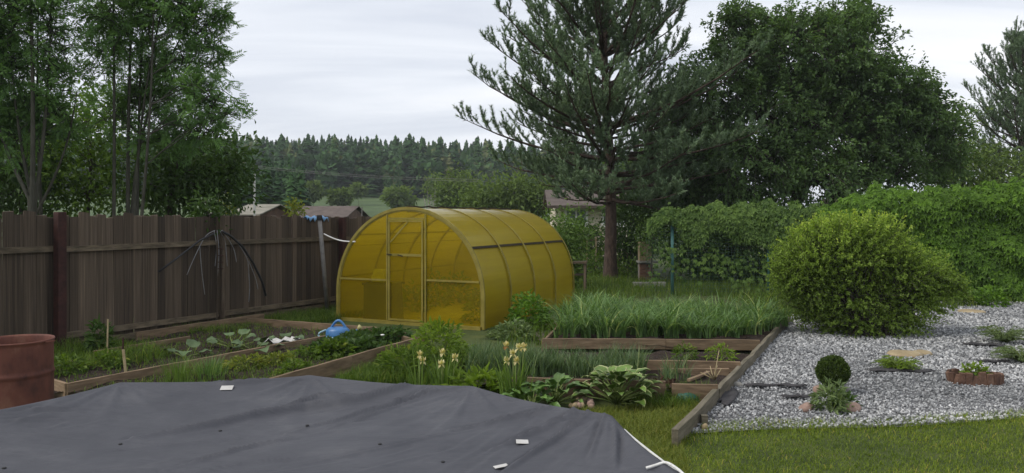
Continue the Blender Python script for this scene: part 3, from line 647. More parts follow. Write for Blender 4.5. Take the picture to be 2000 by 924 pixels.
def skin(u0, u1, y0, y1, off, n=22, th=0.008):
    V = []; sgn = []
    us = np.linspace(u0, u1, n + 1)
    for o_ in (off, off - th):
        for y in (y0, y1):
            for u in us:
                x, z = arch(u); x2, z2 = arch(min(u + 1e-3, 1)); x1, z1 = arch(max(u - 1e-3, 0)); tx, tz = x2 - x1, z2 - z1; l = math.hypot(tx, tz)
                V.append([x - tz / l * o_, y, z + tx / l * o_])
    m = n + 1; Fs = []
    for k in range(n):
        Fs.append([k, k + 1, m + k + 1, m + k]); b = 2 * m; Fs.append([b + k, b + m + k, b + m + k + 1, b + k + 1])
        Fs.append([k, b + k, b + k + 1, k + 1]); Fs.append([m + k, m + k + 1, b + m + k + 1, b + m + k])
    Fs.append([0, m, 3 * m, 2 * m]); Fs.append([n, 2 * m + n, 3 * m + n, m + n])
    return V, Fs
nb = 4; bl = GLN / nb
uR = None
for q in np.linspace(0.5, 1, 600):
    if arch(q)[1] < 1.40: uR = q; break
for k in range(nb):
    y0, y1 = k * bl + .004, (k + 1) * bl - .004
    dz = [0.0, 0.004, 0.0, 0.006][k]
    for nm, u0, u1, off in (('roof_panel', 1 - uR, uR + 0.004, 0.040 + dz), ('side_panel', uR + 0.004, 0.998, 0.024), ('side_panel', 0.002, 1 - uR, 0.024)):
        V, Fs = skin(u0, u1, y0, y1, off); link(nm, mesh(nm, V, Fs, M['poly'], smooth=False), gh)
    V, Fs = skin(uR - 0.0035, uR + 0.0045, y0 + .02, y1 - .02, 0.048 + dz, 3, 0.012); link('slot_shade_strip', mesh('slot_shade_strip', V, Fs, M['gh_dark']), gh)  # dark strip stands in for shade in the slot below the roof sheet
for k in range(nb + 1):
    for wd, off, nm in ((0.04, 0.062, 'outer_strap'), (0.03, 0.012, 'arch_rib')):
        yc = min(max(k * bl, wd / 2), GLN - wd / 2)
        V, Fs = skin(0.001, 0.999, yc - wd / 2, yc + wd / 2, off, 36, 0.012 if off > .02 else 0.025); link(nm, mesh(nm, V, Fs, M['gh_frame']), gh)
V, Fs = skin(0.002, 0.998, -0.012, 0.028, 0.066, 40, 0.055); link('front_arch', mesh('front_arch', V, Fs, M['gh_frame']), gh)
mb = MB(); 
pts = []
for k in range(30): pts.append([GW / 2 + 0.0, GLN * k / 29, GS + GR + 0.07 + 0.008 * math.sin(k * 1.7) + 0.006 * math.sin(k * 4.1)])
mb.tube(pts, 0.016, 6); mb.build('ridge_cable', M['gh_dark'], gh, smooth=True)
for u in (0.14, 0.30, 0.5, 0.70, 0.86):
    x, z = arch(u); mb = MB(); c = np.array([GW / 2, 0, GS]); d_ = np.array([x, 0, z]) - c; d_ *= 0.985
    mb.bar(c + d_ + [0, .03, 0], c + d_ + [0, GLN - .03, 0], .025, .025); mb.build('purlin', M['gh_frame'], gh)
xl, xr = 0.361 * GW, 0.632 * GW
def face_panel(x0, x1, z0, z1, y, name, cut=True, parent=None):
    """end wall sheet, its top following the arch"""
    n = 14; xs = np.linspace(x0, x1, n + 1); V = []
    for yy in (y, y + 0.008):
        V += [[x, yy, z0] for x in xs]; V += [[x, yy, min(z1, arch_z(x) - .01) if cut else z1] for x in xs]
    m = n + 1; Fs = []
    for k in range(n):
        Fs.append([k, k + 1, m + k + 1, m + k]); b = 2 * m; Fs.append([b + k, b + m + k, b + m + k + 1, b + k + 1]); Fs.append([m + k, m + k + 1, b + m + k + 1, b + m + k]); Fs.append([k, b + k, b + k + 1, k + 1])
    Fs.append([0, m, 3 * m, 2 * m]); Fs.append([n, 2 * m + n, 3 * m + n, m + n])
    return link(name, mesh(name, V, Fs, M['poly' if name == 'back_panel' else 'poly_front']), parent or gh)
face_panel(0.02, xl - .02, 0.05, 9, 0.006, 'front_panel'); face_panel(xr + .02, GW - .02, 0.05, 9, 0.006, 'front_panel'); face_panel(xl + .02, xr - .02, 1.92, 9, 0.006, 'front_panel')
face_panel(0.02, GW - .02, 0.03, 9, GLN - .015, 'back_panel')
def gbar(name, a, b, wd=.028, th=.03, parent=None, mat='gh_frame'):
    mb = MB(); mb.bar(a, b, wd, th, up=(0, 1, 0)); return mb.build(name, M[mat], parent or gh)
for x in (xl, xr): gbar('door_post', (x, -.012, .04), (x, -.012, arch_z(x) - .02))
gbar('cross_bar', (0.03, -.01, .80), (xl - .024, -.01, .80), .03); gbar('cross_bar', (xr + .024, -.01, .83), (GW - .03, -.01, .83), .03)
gbar('lintel', (xl + .024, -.01, 1.93), (xr - .024, -.01, 1.93), .035)
gbar('sill_beam', (0, -.012, .03), (GW, -.012, .03), .06, .05)
for x in (0.0, GW): gbar('base_beam', (x, 0.03, .03), (x, GLN, .03), .05, .05)
dr = empty('door'); dr.parent = gh
face_panel(xl + .04, xr - .04, .08, 1.88, -0.012, 'door_panel', False, dr)
for x in (xl + .055, xr - .055): gbar('door_stile', (x, -.03, .07), (x, -.03, 1.90), .03, .025, dr)
for z in (.09, 1.27, 1.885): gbar('door_rail', (xl + .07, -.03, z), (xr - .07, -.03, z), .045 if z == 1.27 else .03, .025, dr)
gbar('door_brace', (xl + .08, -.03, 1.50), (xl + .46, -.03, 1.87), .025, .012, dr)
mb = MB(); mb.bar((xl + .02, -.05, 1.28), (xl + .12, -.05, 1.275), .025, .02); mb.bar((xl + .26, -.05, 1.27), (xl + .36, -.05, 1.25), .03, .02); mb.build('latch', M['gh_dark'], dr)
def ghp(x, y, z=0.0): q = A0 + ex * x + ey * y; return (q[0], q[1], z)
mb = MB(); mb.box((0, 0, .34), (.58, .5, .68), jit=.01); mb.box((0, 0, .70), (.62, .54, .05), jit=.004)
o = mb.build('storage_box', M['plain_dark'], None, bevel=.01, loc=ghp(0.74, 0.38), rot=(0, 0, gh.rotation_euler[2])); tag(o, 'dark box standing inside the greenhouse left of the door', 'box')
mb = MB(); mb.box((0, 0, .07), (.30, .24, .14), jit=.012); mb.box((.02, -.06, .20), (.24, .08, .12), jit=.012)
o = mb.build('paper_bag', M['paper'], None, loc=ghp(0.74, 0.30, .725), rot=(0, 0, gh.rotation_euler[2])); tag(o, 'pale packet lying on the dark box inside the greenhouse', 'packet')
for k, (x, y, h) in enumerate(((2.55, .9, 1.0), (2.5, 1.8, 1.15), (2.55, 2.8, 1.2), (2.5, 3.7, 1.1), (.55, 1.7, 1.0), (.5, 2.7, 1.15), (.55, 3.6, 1.1), (1.9, 3.9, 1.0))):
    leafy('tomato_plant', ghp(x, y), .30, .36, h * .62, 260, .13, M['shrub_green'], 'dim green plant growing inside the yellow greenhouse', 'plant', 'plants inside the greenhouse', stems=6)

# ------------------------------------------------------------------ raised bed boards
def plank(parent, a, b, h, th=.035, z0=0.0, mat='plank', tilt=0.0, wav=0.0):
    """one board on edge from a to b (xy), height h"""
    a, b = np.array([*a[:2], 0.0]), np.array([*b[:2], 0.0]); d_ = b - a; L = np.linalg.norm(d_); nseg = max(2, int(L / .35))
    V = []; off = np.cumsum(rng.normal(0, 1, nseg + 1)); off = off - np.linspace(off[0], off[-1], nseg + 1)
    for k in range(nseg + 1):
        x = L * k / nseg; y = off[k] * wav; zt = z0 + h + rng.normal(0, .003)
        V += [[x, y - th / 2, z0], [x, y + th / 2, z0], [x, y + th / 2 + tilt, zt], [x, y - th / 2 + tilt, zt]]
    Fs = [[0, 3, 2, 1]]
    for k in range(nseg):
        b0, b1 = 4 * k, 4 * k + 4
        for c in range(4): Fs.append([b0 + c, b0 + (c + 1) % 4, b1 + (c + 1) % 4, b1 + c])
    e_ = 4 * nseg; Fs.append([e_, e_ + 1, e_ + 2, e_ + 3])
    base = Vector(parent.location) if parent else Vector((0, 0, 0))
    o = link('plank', mesh('plank', V, Fs, M[mat]), parent, tuple(Vector(a) - base), (0, 0, math.atan2(d_[1], d_[0])))
    bv = o.modifiers.new('bevel', 'BEVEL'); bv.width = .004; bv.limit_method = 'ANGLE'; return o
def bed(label, first, planks):
    e_ = empty('raised_bed', (first[0], first[1], 0), 0, label, 'raised bed')
    for pl in planks: plank(e_, *pl[:2], **pl[2])
    return e_
P3 = PA0 + unit(np.array(G(96, 738, .2))[:2] - PA0) * .35
PM = PA0 + uA * 2.05
bed('long raised bed along the board fence with squash and weeds', PA0, [(PA0, PM, dict(h=.20)), (PM + uA * .003, PA2, dict(h=.20)), (P3, PA0, dict(h=.20)), (P3 + unit(P3 - PA0) * .01, P3 + unit(FP(-2.2)[:2] - P3) * 1.1, dict(h=.19)),
    (FP(-.3, 1.32), FP(1.15, 1.38), dict(h=.19)), (FP(.9, .50), FP(3.4, .55), dict(h=.22)), (PA2, FP(3.0, .35), dict(h=.19))])
PBm = PB0 + uB * 1.9
bed('middle raised bed holding chives and the blue watering can', PB0, [(PB0 - uB * .9, PBm, dict(h=.20)), (PBm + uB * .003, PB1, dict(h=.205)), (PB1 + uB * .02, PA2 + FN * .02, dict(h=.20)), (PB1 + uB * .3, PA2 + FN * .05 + uA * .28, dict(h=.16))])
gl1 = np.array(G(1300, 662, .2))[:2]
bed('garlic bed with a pale front plank beside the path', GL0, [(GL0[:2], gl1, dict(h=.15, z0=.05, th=.04)), (gl1 + np.array([.004, 0]), GL1[:2], dict(h=.15, z0=.05, th=.04)), (np.array([1.30, 15.25]), np.array(GL0)[:2], dict(h=.16)), (np.array([4.78, 13.4]), np.array([1.35, 15.3]), dict(h=.16))])
om = np.array(G(1120, 742, .2))[:2]
e_on = bed('onion bed with low split planks in front of garlic', ON0, [(np.array(G(1030, 737, .2))[:2], np.array(G(1300, 745, .2))[:2], dict(h=.20)), (np.array(G(1312, 748, .2))[:2], np.array(G(1402, 751, .2))[:2], dict(h=.20)),
    (np.array(G(1200, 703, .2))[:2], np.array(G(1446, 706, .2))[:2], dict(h=.20)), (np.array(G(1290, 716, .17))[:2], np.array(G(1424, 717, .17))[:2], dict(h=.15)), (np.array(G(1345, 744, .12))[:2] , np.array(G(1384, 728, .12))[:2], dict(h=.03, z0=.11, th=.045))])
uR_ = unit(BR1 - BR0); m1 = BR0 + uR_ * 1.72; m1b = m1 + np.array([.02, 0]); m2 = BR0 + uR_ * 4.3
edge = empty('edging_board', (BR0[0], BR0[1], 0), 0, 'long mossy timber edging between vegetable beds and gravel', 'edging board')
plank(edge, BR0, m1 + np.array([-.0, .0]), .155, .06, mat='old_plank', wav=.006); plank(edge, m1 + uR_ * .004 + np.array([.012, -.004]), m2, .15, .055, mat='old_plank', wav=.008); plank(edge, m2 + uR_ * .004, BR1, .15, .055, mat='old_plank', wav=.006)
mb = MB(); mb.bar((*(BR0 + uR_ * .75 + np.array([.075, -.04]) - BR0), -.05), (*(BR0 + uR_ * .75 + np.array([.075, -.04]) - BR0), .11), .06, .06, up=(1, 0, 0)); mb.build('stake', M['old_plank'], edge)

#@@FAR
# ------------------------------------------------------------------ round frame pool under its cover
PC = np.array([-1.25, 3.45]); HP = 0.80
PA_ = np.array([-68, -36, -4, 28, 60, 96, 129, 160, 192, 224, 256]); PR_ = np.array([2.05, 2.05, 2.03, 2.05, 1.96, 2.06, 2.33, 2.20, 2.10, 2.05, 2.05])
def rim(th):
    a = np.degrees(th); a = (a + 68) % 360 - 68
    xa = np.append(PA_, 292); xr_ = np.append(PR_, 2.05)
    k = np.clip(np.searchsorted(xa, a, side='right') - 1, 0, len(xa) - 2); t = (a - xa[k]) / (xa[k + 1] - xa[k])
    # straight chord between neighbouring posts, pulled in a little
    a0, a1 = np.radians(xa[k]), np.radians(xa[k + 1]); r0, r1 = xr_[k], xr_[k + 1]
    den = r0 * np.sin(np.radians(a) - a0) + r1 * np.sin(a1 - np.radians(a)); r_ = r0 * r1 * np.sin(a1 - a0) / np.maximum(den, 1e-6)
    sag = np.sin(np.pi * t); return r_ - 0.025 * sag, HP + 0.006 - 0.014 * sag
pool = empty('swimming_pool', (PC[0], PC[1], 0), 0, 'round frame pool hidden under the grey cover', 'pool')
nth = 96; th = np.linspace(0, 2 * np.pi, nth, endpoint=False); rr, _ = rim(th); V = []
for z, k in ((0.0, 0.965), (0.35, 0.985), (0.72, 0.94)): V += [[math.cos(t) * r_ * k, math.sin(t) * r_ * k, z] for t, r_ in zip(th, rr)]
Fs = [[i * nth + j, i * nth + (j + 1) % nth, (i + 1) * nth + (j + 1) % nth, (i + 1) * nth + j] for i in range(2) for j in range(nth)]
obj('wall', V, Fs, M['pool_wall'], pool, smooth=True)
for a, r_ in zip(PA_, PR_):
    t = math.radians(a); mb = MB(); c, s_ = math.cos(t), math.sin(t)
    mb.tube([[c * (r_ + .03), s_ * (r_ + .03), 0], [c * (r_ - .01), s_ * (r_ - .01), .45], [c * (r_ - .05), s_ * (r_ - .05), HP - .03]], .024, 8); mb.build('leg', M['steel'], pool, smooth=True)
# cover: polar sheet with folds
nth, nr_ = 560, 120
th = np.linspace(0, 2 * np.pi, nth, endpoint=False); rr, hz_ = rim(th)
q = np.linspace(0.02, 1, nr_) ** 0.75
TH, Q = np.meshgrid(th, q); RR = np.broadcast_to(rr, TH.shape) * Q
X = RR * np.cos(TH); Y = RR * np.sin(TH)
Zf = np.broadcast_to(hz_, TH.shape); Z = HP - 0.10 + (Zf - HP + 0.10) * Q ** 7
P2 = np.stack([X.ravel(), Y.ravel()], 1)
Z = Z + 0.010 * (vnoise(P2, 2.2, 31)).reshape(X.shape) * (1 - Q ** 8) + 0.004 * vnoise(P2 * np.array([1.0, 2.2]), 7, 33).reshape(X.shape) * (1 - Q ** 10)
for a, r_ in zip(PA_, PR_):                       # tents and fans of creases at each post
    t = math.radians(a); px, py = r_ * math.cos(t), r_ * math.sin(t); dx_, dy_ = X - px, Y - py; dist = np.hypot(dx_, dy_)
    phi = np.arctan2(dy_, dx_) - (t + math.pi); phi = (phi + np.pi) % (2 * np.pi) - np.pi
    seed = random.random() * 6; cre = np.zeros_like(phi)
    for kk, am in ((9, .5), (14, .6), (23, .5), (37, .3)): cre += am * np.cos(kk * phi + seed * kk)
    env = np.exp(-dist / 0.55) * np.minimum(dist / 0.08, 1)
    Z = Z + 0.009 * np.exp(-dist / 0.25) * (1 - 0.0 * Q) * (Q < 0.9999) + 0.009 * env * np.sign(cre) * np.abs(cre) ** 0.8 * np.clip((1 - Q) / 0.03, 0, 1)
def crease(pts, amp, wd):
    global Z
    C = np.array([np.array(G(x, y, HP - .08))[:2] - PC for x, y in pts]); best = np.full(X.shape, 9.0); tpar = np.zeros(X.shape); L = len(C) - 1
    for k in range(L):
        a, b = C[k], C[k + 1]; d_ = b - a; l2 = d_ @ d_; t = np.clip(((X - a[0]) * d_[0] + (Y - a[1]) * d_[1]) / l2, 0, 1)
        sx = X - a[0] - t * d_[0]; sy = Y - a[1] - t * d_[1]; ds = np.hypot(sx, sy); sg = np.sign(d_[0] * sy - d_[1] * sx)
        up_ = ds < np.abs(best); best = np.where(up_, ds * sg, best); tpar = np.where(up_, (k + t) / L, tpar)
    fade = np.sin(np.pi * np.clip(tpar, 0.03, 0.97)) ** 0.5
    Z = Z + amp * fade * (np.exp(-(best / wd) ** 2) - 0.7 * np.exp(-((best - wd * 1.5) / (wd * 1.1)) ** 2)) * np.clip((1 - Q) / 0.02, 0, 1)
for pts, am, wd in (([(260, 846), (380, 828), (500, 806), (590, 794), (700, 785), (800, 772), (905, 760)], .050, .045), ([(430, 812), (560, 792), (620, 777), (720, 780)], .030, .03),
                    ([(320, 908), (430, 880), (500, 862), (580, 848)], .022, .03), ([(560, 838), (700, 806), (830, 778), (915, 762)], .024, .028), ([(640, 830), (760, 800), (900, 766)], .018, .022),
                    ([(960, 870), (1050, 845), (1120, 828), (1185, 812)], .034, .03), ([(980, 915), (1060, 872), (1130, 840), (1190, 814)], .036, .028), ([(880, 836), (1000, 822), (1180, 812)], .026, .03),
                    ([(1200, 826), (1203, 870), (1202, 924)], .026, .028), ([(1215, 828), (1250, 860), (1290, 905)], .030, .03), ([(1150, 900), (1175, 850), (1193, 818)], .022, .022),
                    ([(300, 748), (370, 757), (440, 768), (520, 762), (590, 742)], .028, .028), ([(0, 822), (80, 815), (170, 806)], .022, .035), ([(0, 835), (60, 828), (150, 820)], .016, .03),
                    ([(930, 764), (1000, 800), (1080, 806), (1170, 803)], -.030, .04), ([(1010, 784), (1060, 806), (1130, 804)], .02, .02), ([(560, 905), (760, 868), (960, 828)], .010, .03),
                    ([(100, 880), (300, 860), (470, 845)], .010, .03), ([(330, 924), (470, 898), (620, 884)], .012, .025), ([(690, 800), (790, 788), (880, 770)], .018, .02), ([(620, 745), (720, 752), (850, 752)], .022, .03)):
    crease(pts, am * 1.15, wd * .5)
rc_ = np.random.default_rng(77)
for k in range(28):                               # many small slack wrinkles
    x0, y0 = rc_.uniform(0, 1250), rc_.uniform(770, 924); L_ = rc_.uniform(60, 260); sl = rc_.uniform(-.26, -.06) if x0 < 900 else rc_.uniform(-.9, -.2)
    crease([(x0 - L_ / 2, y0 - sl * L_ / 2), (x0, y0 + rc_.normal(0, 4)), (x0 + L_ / 2, y0 + sl * L_ / 2)], rc_.uniform(.003, .006), rc_.uniform(.016, .026))
V = np.stack([X, Y, Z], -1).reshape(-1, 3)
k_out = [(1.012, -0.010), (1.022, -0.04), (1.022, -0.10), (1.016, -0.17)]
ext = []
for f, dz in k_out:
    w_ = 0.006 * np.cos(th * 61) + 0.004 * np.cos(th * 97 + 1); ext.append(np.stack([rr * (f + w_ * (-dz) * 4) * np.cos(th), rr * (f + w_ * (-dz) * 4) * np.sin(th), Z[-1] + dz], 1))
V = np.concatenate([V] + ext); rows = nr_ + len(k_out)
i, j = np.meshgrid(np.arange(rows - 1), np.arange(nth), indexing='ij')
Fq = np.stack([i * nth + j, i * nth + (j + 1) % nth, (i + 1) * nth + (j + 1) % nth, (i + 1) * nth + j], -1).reshape(-1, 4)
cover = obj('pool_cover', V, Fq, M['tarp'], None, smooth=True, loc=(PC[0], PC[1], 0)); tag(cover, 'large dark grey fabric cover stretched over the round pool', 'pool cover')
def cov_z(x, y):
    k = int(np.argmin((X - x) ** 2 + (Y - y) ** 2)); return float(Z.ravel()[k])
def on_cover(px, py):
    p = np.array(G(px, py, HP - .08))[:2] - PC
    for _ in range(4): p = np.array(G(px, py, cov_z(*p)))[:2] - PC
    return p
for px, py, w_, h_, rz in ((443, 769, .082, .052, .12), (1020, 866, .068, .05, .05), (978, 914, .07, .045, .30)):
    c = on_cover(px, py); n = 5; V = []; cz_ = cov_z(*c); gy_ = (cov_z(c[0], c[1] + .05) - cov_z(c[0], c[1] - .05)) * 10 * .6; gx_ = (cov_z(c[0] + .05, c[1]) - cov_z(c[0] - .05, c[1])) * 10 * .6
    for a in range(n):
        for b in range(n):
            lx, ly = (a / (n - 1) - .5) * w_, (b / (n - 1) - .5) * h_; x = c[0] + lx * math.cos(rz) - ly * math.sin(rz); y = c[1] + lx * math.sin(rz) + ly * math.cos(rz); V.append([x, y, max(cov_z(x, y) + .004, cz_ + .010 + gx_ * (x - c[0]) + gy_ * (y - c[1]))])
    o = obj('paper_tag', V, [[a * n + b, (a + 1) * n + b, (a + 1) * n + b + 1, a * n + b + 1] for a in range(n - 1) for b in range(n - 1)], M['paper'], cover); o['label'] = 'white tag on the grey cover'
for px, py in ((865, 903), (742, 868), (600, 838), (430, 842), (8, 915), (235, 868)):
    c = on_cover(px, py); mb = MB(); mb.lathe([(.0, .003), (.007, .003), (.009, .004), (.010, .002), (.010, -.003)], 12, (c[0], c[1], cov_z(*c) + .002)); mb.build('drain_eyelet', M['plain_dark'], cover, smooth=True)
tt = np.linspace(R(-60), R(24), 90); r_, h_ = rim(tt)
pth = np.stack([(r_ * 1.024 + .012) * np.cos(tt), (r_ * 1.024 + .012) * np.sin(tt), h_ - 0.045 + 0.012 * np.sin(tt * 9)], 1)
mb = MB(); mb.tube(pth, .0075, 7); mb.build('rope', M['rope'], cover, smooth=True)
lp = [on_cover(1262, 922), on_cover(1280, 916), on_cover(1302, 906)]; e1 = pth[int(len(pth) * .62)]
lpz = np.array([[*c, cov_z(*c) + .012] for c in lp] + [[*(np.array(lp[-1]) * .35 + e1[:2] * .65), HP + .03], e1])
t_ = np.linspace(0, 4, 22); C = np.stack([np.interp(t_, np.arange(5), lpz[:, c]) for c in range(3)], 1)
for _ in range(3): C[1:-1] = (C[:-2] + 2 * C[1:-1] + C[2:]) / 4
mb = MB(); mb.tube(C, .007, 7); mb.build('rope', M['rope'], cover, smooth=True)

# ------------------------------------------------------------------ barrel, watering can
bc = (-4.34, 6.62)
br = empty('rusty_barrel', (bc[0], bc[1], 0), 0, 'open rust red steel barrel at the left edge beside the cover', 'barrel')
prof = [(0.0, .02), (.285, .02), (.29, .0), (.297, .0), (.292, .03)]
for z in np.linspace(.05, .86, 50):
    b_ = .292 + .012 * (math.exp(-((z - .31) / .014) ** 2) + math.exp(-((z - .60) / .014) ** 2)); prof.append((b_, z))
prof += [(.300, .872), (.303, .880), (.300, .888), (.292, .888), (.286, .87), (.282, .80), (.282, .1), (0, .1)]
mb = MB(); mb.lathe(prof, 48); V = np.concatenate(mb.V); rrn = 1 + .006 * np.sin(np.arctan2(V[:, 1], V[:, 0]) * 3 + V[:, 2] * 4); V[:, :2] *= rrn[:, None]
link('body', mesh('body', V, mb.F, M['rust'], smooth=True), br)
mb = MB(); mb.lathe([(0.0, .70), (.280, .70)], 32); mb.build('water', M['plain_dark'], br)
mb = MB(); mb.bar((.29, -.05, .87), (.38, -.06, .885), .02, .012); mb.build('bent_tab', M['rust'], br)

wc = np.array(G(660, 663, .14)); can = empty('watering_can', (wc[0], wc[1], .085), R(-8), 'blue plastic watering can with yellowed rose among strawberry plants', 'watering can')
mb = MB(); mb.lathe([(0, 0), (.135, 0), (.15, .03), (.155, .12), (.15, .19), (.12, .225), (.075, .235), (.0, .235)], 24); V = np.concatenate(mb.V); V[:, 0] *= 1.15
link('body', mesh('body', V, mb.F, M['blue'], smooth=True), can)
t_ = np.linspace(0, 1, 14); pth = np.stack([-.12 + .26 * t_, np.zeros(14), .19 + .14 * np.sin(t_ * 3.14)], 1); mb = MB(); mb.tube(pth, .018, 8); mb.build('handle', M['blue'], can, smooth=True)
mb = MB(); mb.tube([[.13, 0, .06], [.22, 0, .13], [.31, 0, .215]], np.array([.03, .022, .016]), 10); mb.build('spout', M['blue'], can, smooth=True)
mb = MB(); mb.tube([[.30, 0, .205], [.325, 0, .228], [.345, 0, .247]], np.array([.018, .034, .042]), 12); mb.build('rose', M['yellow_rose'], can, smooth=True)
t_ = np.linspace(0, 1, 9); mb = MB(); mb.tube(np.stack([-.16 - .12 * np.sin(t_ * 3.14) - .02, np.zeros(9), .04 + .15 * t_], 1), .014, 6); mb.build('rear_handle', M['pale_blue'], can, smooth=True)
mb = MB(); can.scale = (1.02, 1.02, 1.02)
mb.lathe([(.157, .0), (.164, .02), (.164, .10), (.158, .11)], 24); V = np.concatenate(mb.V); V[:, 0] *= 1.15; link('lower_band', mesh('lower_band', V, mb.F, M['pale_blue'], smooth=True), can)

# ------------------------------------------------------------------ left trees behind the fence
def stem(px0, py0, px1, py1, d, bow=0.0, n=9, dd=0.0):
    t = np.linspace(0, 1, n); return np.array([np.array(D(px0 + (px1 - px0) * q + bow * math.sin(3.14 * q), py0 + (py1 - py0) * q, d + dd * q)) for q in t])
def to_ground(pts): p = np.array(pts); g = p[0].copy(); g[2] = 0; return np.concatenate([[g], p])
d1 = 14.6
st1 = [(to_ground(stem(222, 470, 220, -80, d1, 2)), .040), (to_ground(stem(250, 450, 262, -70, d1 + .3, -4)), .045), (to_ground(stem(268, 450, 285, -60, d1 + .6, -4)), .036), (to_ground(stem(262, 430, 330, -40, d1 + .2, -14)), .034),
       (to_ground(stem(275, 440, 300, -30, d1 - .3, 6)), .035), (to_ground(stem(255, 440, 380, 20, d1 + .4, -30)), .03)]
lb1 = [lobe(*a) for a in [(215, 20, 60, 60, d1), (270, -10, 80, 60, d1 + .5), (345, 10, 80, 60, d1), (395, 60, 50, 55, d1 + .2), (290, 80, 90, 60, d1 + .6), (370, 120, 65, 55, d1 + .4), (400, 190, 62, 42, d1), (430, 222, 36, 24, d1), (300, 170, 65, 50, d1 + .9), (205, 95, 45, 60, d1 + .2), (385, 250, 55, 35, d1 + .5), (250, 220, 70, 45, d1 + .8), (330, 260, 60, 45, d1 + .7), (250, -90, 110, 60, d1), (350, -80, 80, 60, d1)]]
broad_tree('rowan_tree', lb1, 600, 8, .23, M['rowan'], None, stems=st1, pinnate=5, spread=.22, shell=.25, limbs=90, bark='bark_pale', twig=.55, droop=-.05, label='tall many stemmed rowan tree rising behind the middle of fence')
d2 = 13.6
st2 = [(to_ground(stem(62, 440, 58, -60, d2, 4)), .055), (to_ground(stem(60, 380, 20, 60, d2 + .2, -8)), .035), (to_ground(stem(68, 400, 100, -20, d2 + .2, 8)), .04), (to_ground(stem(58, 390, -30, 150, d2, -10)), .04), (to_ground(stem(80, 420, 75, 0, d2 + .6, -4)), .035), (to_ground(stem(70, 420, 150, 180, d2 + .5, 14)), .03)]
lb2 = [lobe(*a) for a in [(30, 20, 60, 60, d2), (100, 60, 45, 60, d2 + .2), (20, 120, 55, 45, d2 + .3), (110, 140, 35, 45, d2 + .4), (-40, 60, 70, 80, d2), (60, -50, 100, 50, d2), (-60, 200, 60, 80, d2), (60, 200, 70, 40, d2 + .7), (40, 260, 80, 40, d2 + .6), (110, 230, 40, 40, d2 + .5)]]
broad_tree('rowan_tree', lb2, 480, 7, .23, M['rowan'], None, stems=st2, pinnate=5, spread=.20, shell=.25, limbs=60, bark='bark_pale', twig=.55, droop=-.05, label='airy thin leaved tree at the far left behind the fence')
d3 = 16.5
broad_tree('lilac_shrub', [lobe(*a) for a in [(150, 320, 70, 80, d3), (200, 250, 50, 60, d3 + .5), (160, 210, 50, 40, d3 + .8), (190, 370, 70, 55, d3)]], 420, 9, .12, M['shrub_green'], [[*np.array(D(170, 430, d3))[:2], 0], D(172, 380, d3), D(178, 320, d3), D(175, 250, d3)], .05, spread=.25, limbs=25, label='bright green shrub between the two rowan trees behind the fence', cat='shrub')
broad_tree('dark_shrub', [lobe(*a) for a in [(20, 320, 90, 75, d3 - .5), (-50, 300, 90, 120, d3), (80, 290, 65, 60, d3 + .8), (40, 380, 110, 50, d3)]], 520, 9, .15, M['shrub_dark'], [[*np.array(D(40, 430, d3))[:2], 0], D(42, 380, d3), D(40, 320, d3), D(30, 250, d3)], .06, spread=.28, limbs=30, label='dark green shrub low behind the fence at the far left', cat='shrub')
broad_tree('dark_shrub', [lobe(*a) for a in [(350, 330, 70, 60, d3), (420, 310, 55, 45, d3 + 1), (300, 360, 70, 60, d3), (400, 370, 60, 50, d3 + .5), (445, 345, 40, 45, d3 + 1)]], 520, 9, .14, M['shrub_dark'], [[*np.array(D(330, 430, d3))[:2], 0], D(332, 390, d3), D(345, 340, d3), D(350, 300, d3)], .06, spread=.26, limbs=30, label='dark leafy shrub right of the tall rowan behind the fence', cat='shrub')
d4 = 13.4
broad_tree('young_maple', [lobe(*a) for a in [(402, 408, 18, 16, d4), (415, 428, 14, 16, d4)]], 34, 8, .11, M['shrub_dark'], [[*np.array(D(410, 440, d4))[:2], 0], D(408, 425, d4), D(402, 395, d4)], .02, spread=.12, limbs=8, label='small dark sapling poking over the fence near the hoops', cat='sapling')

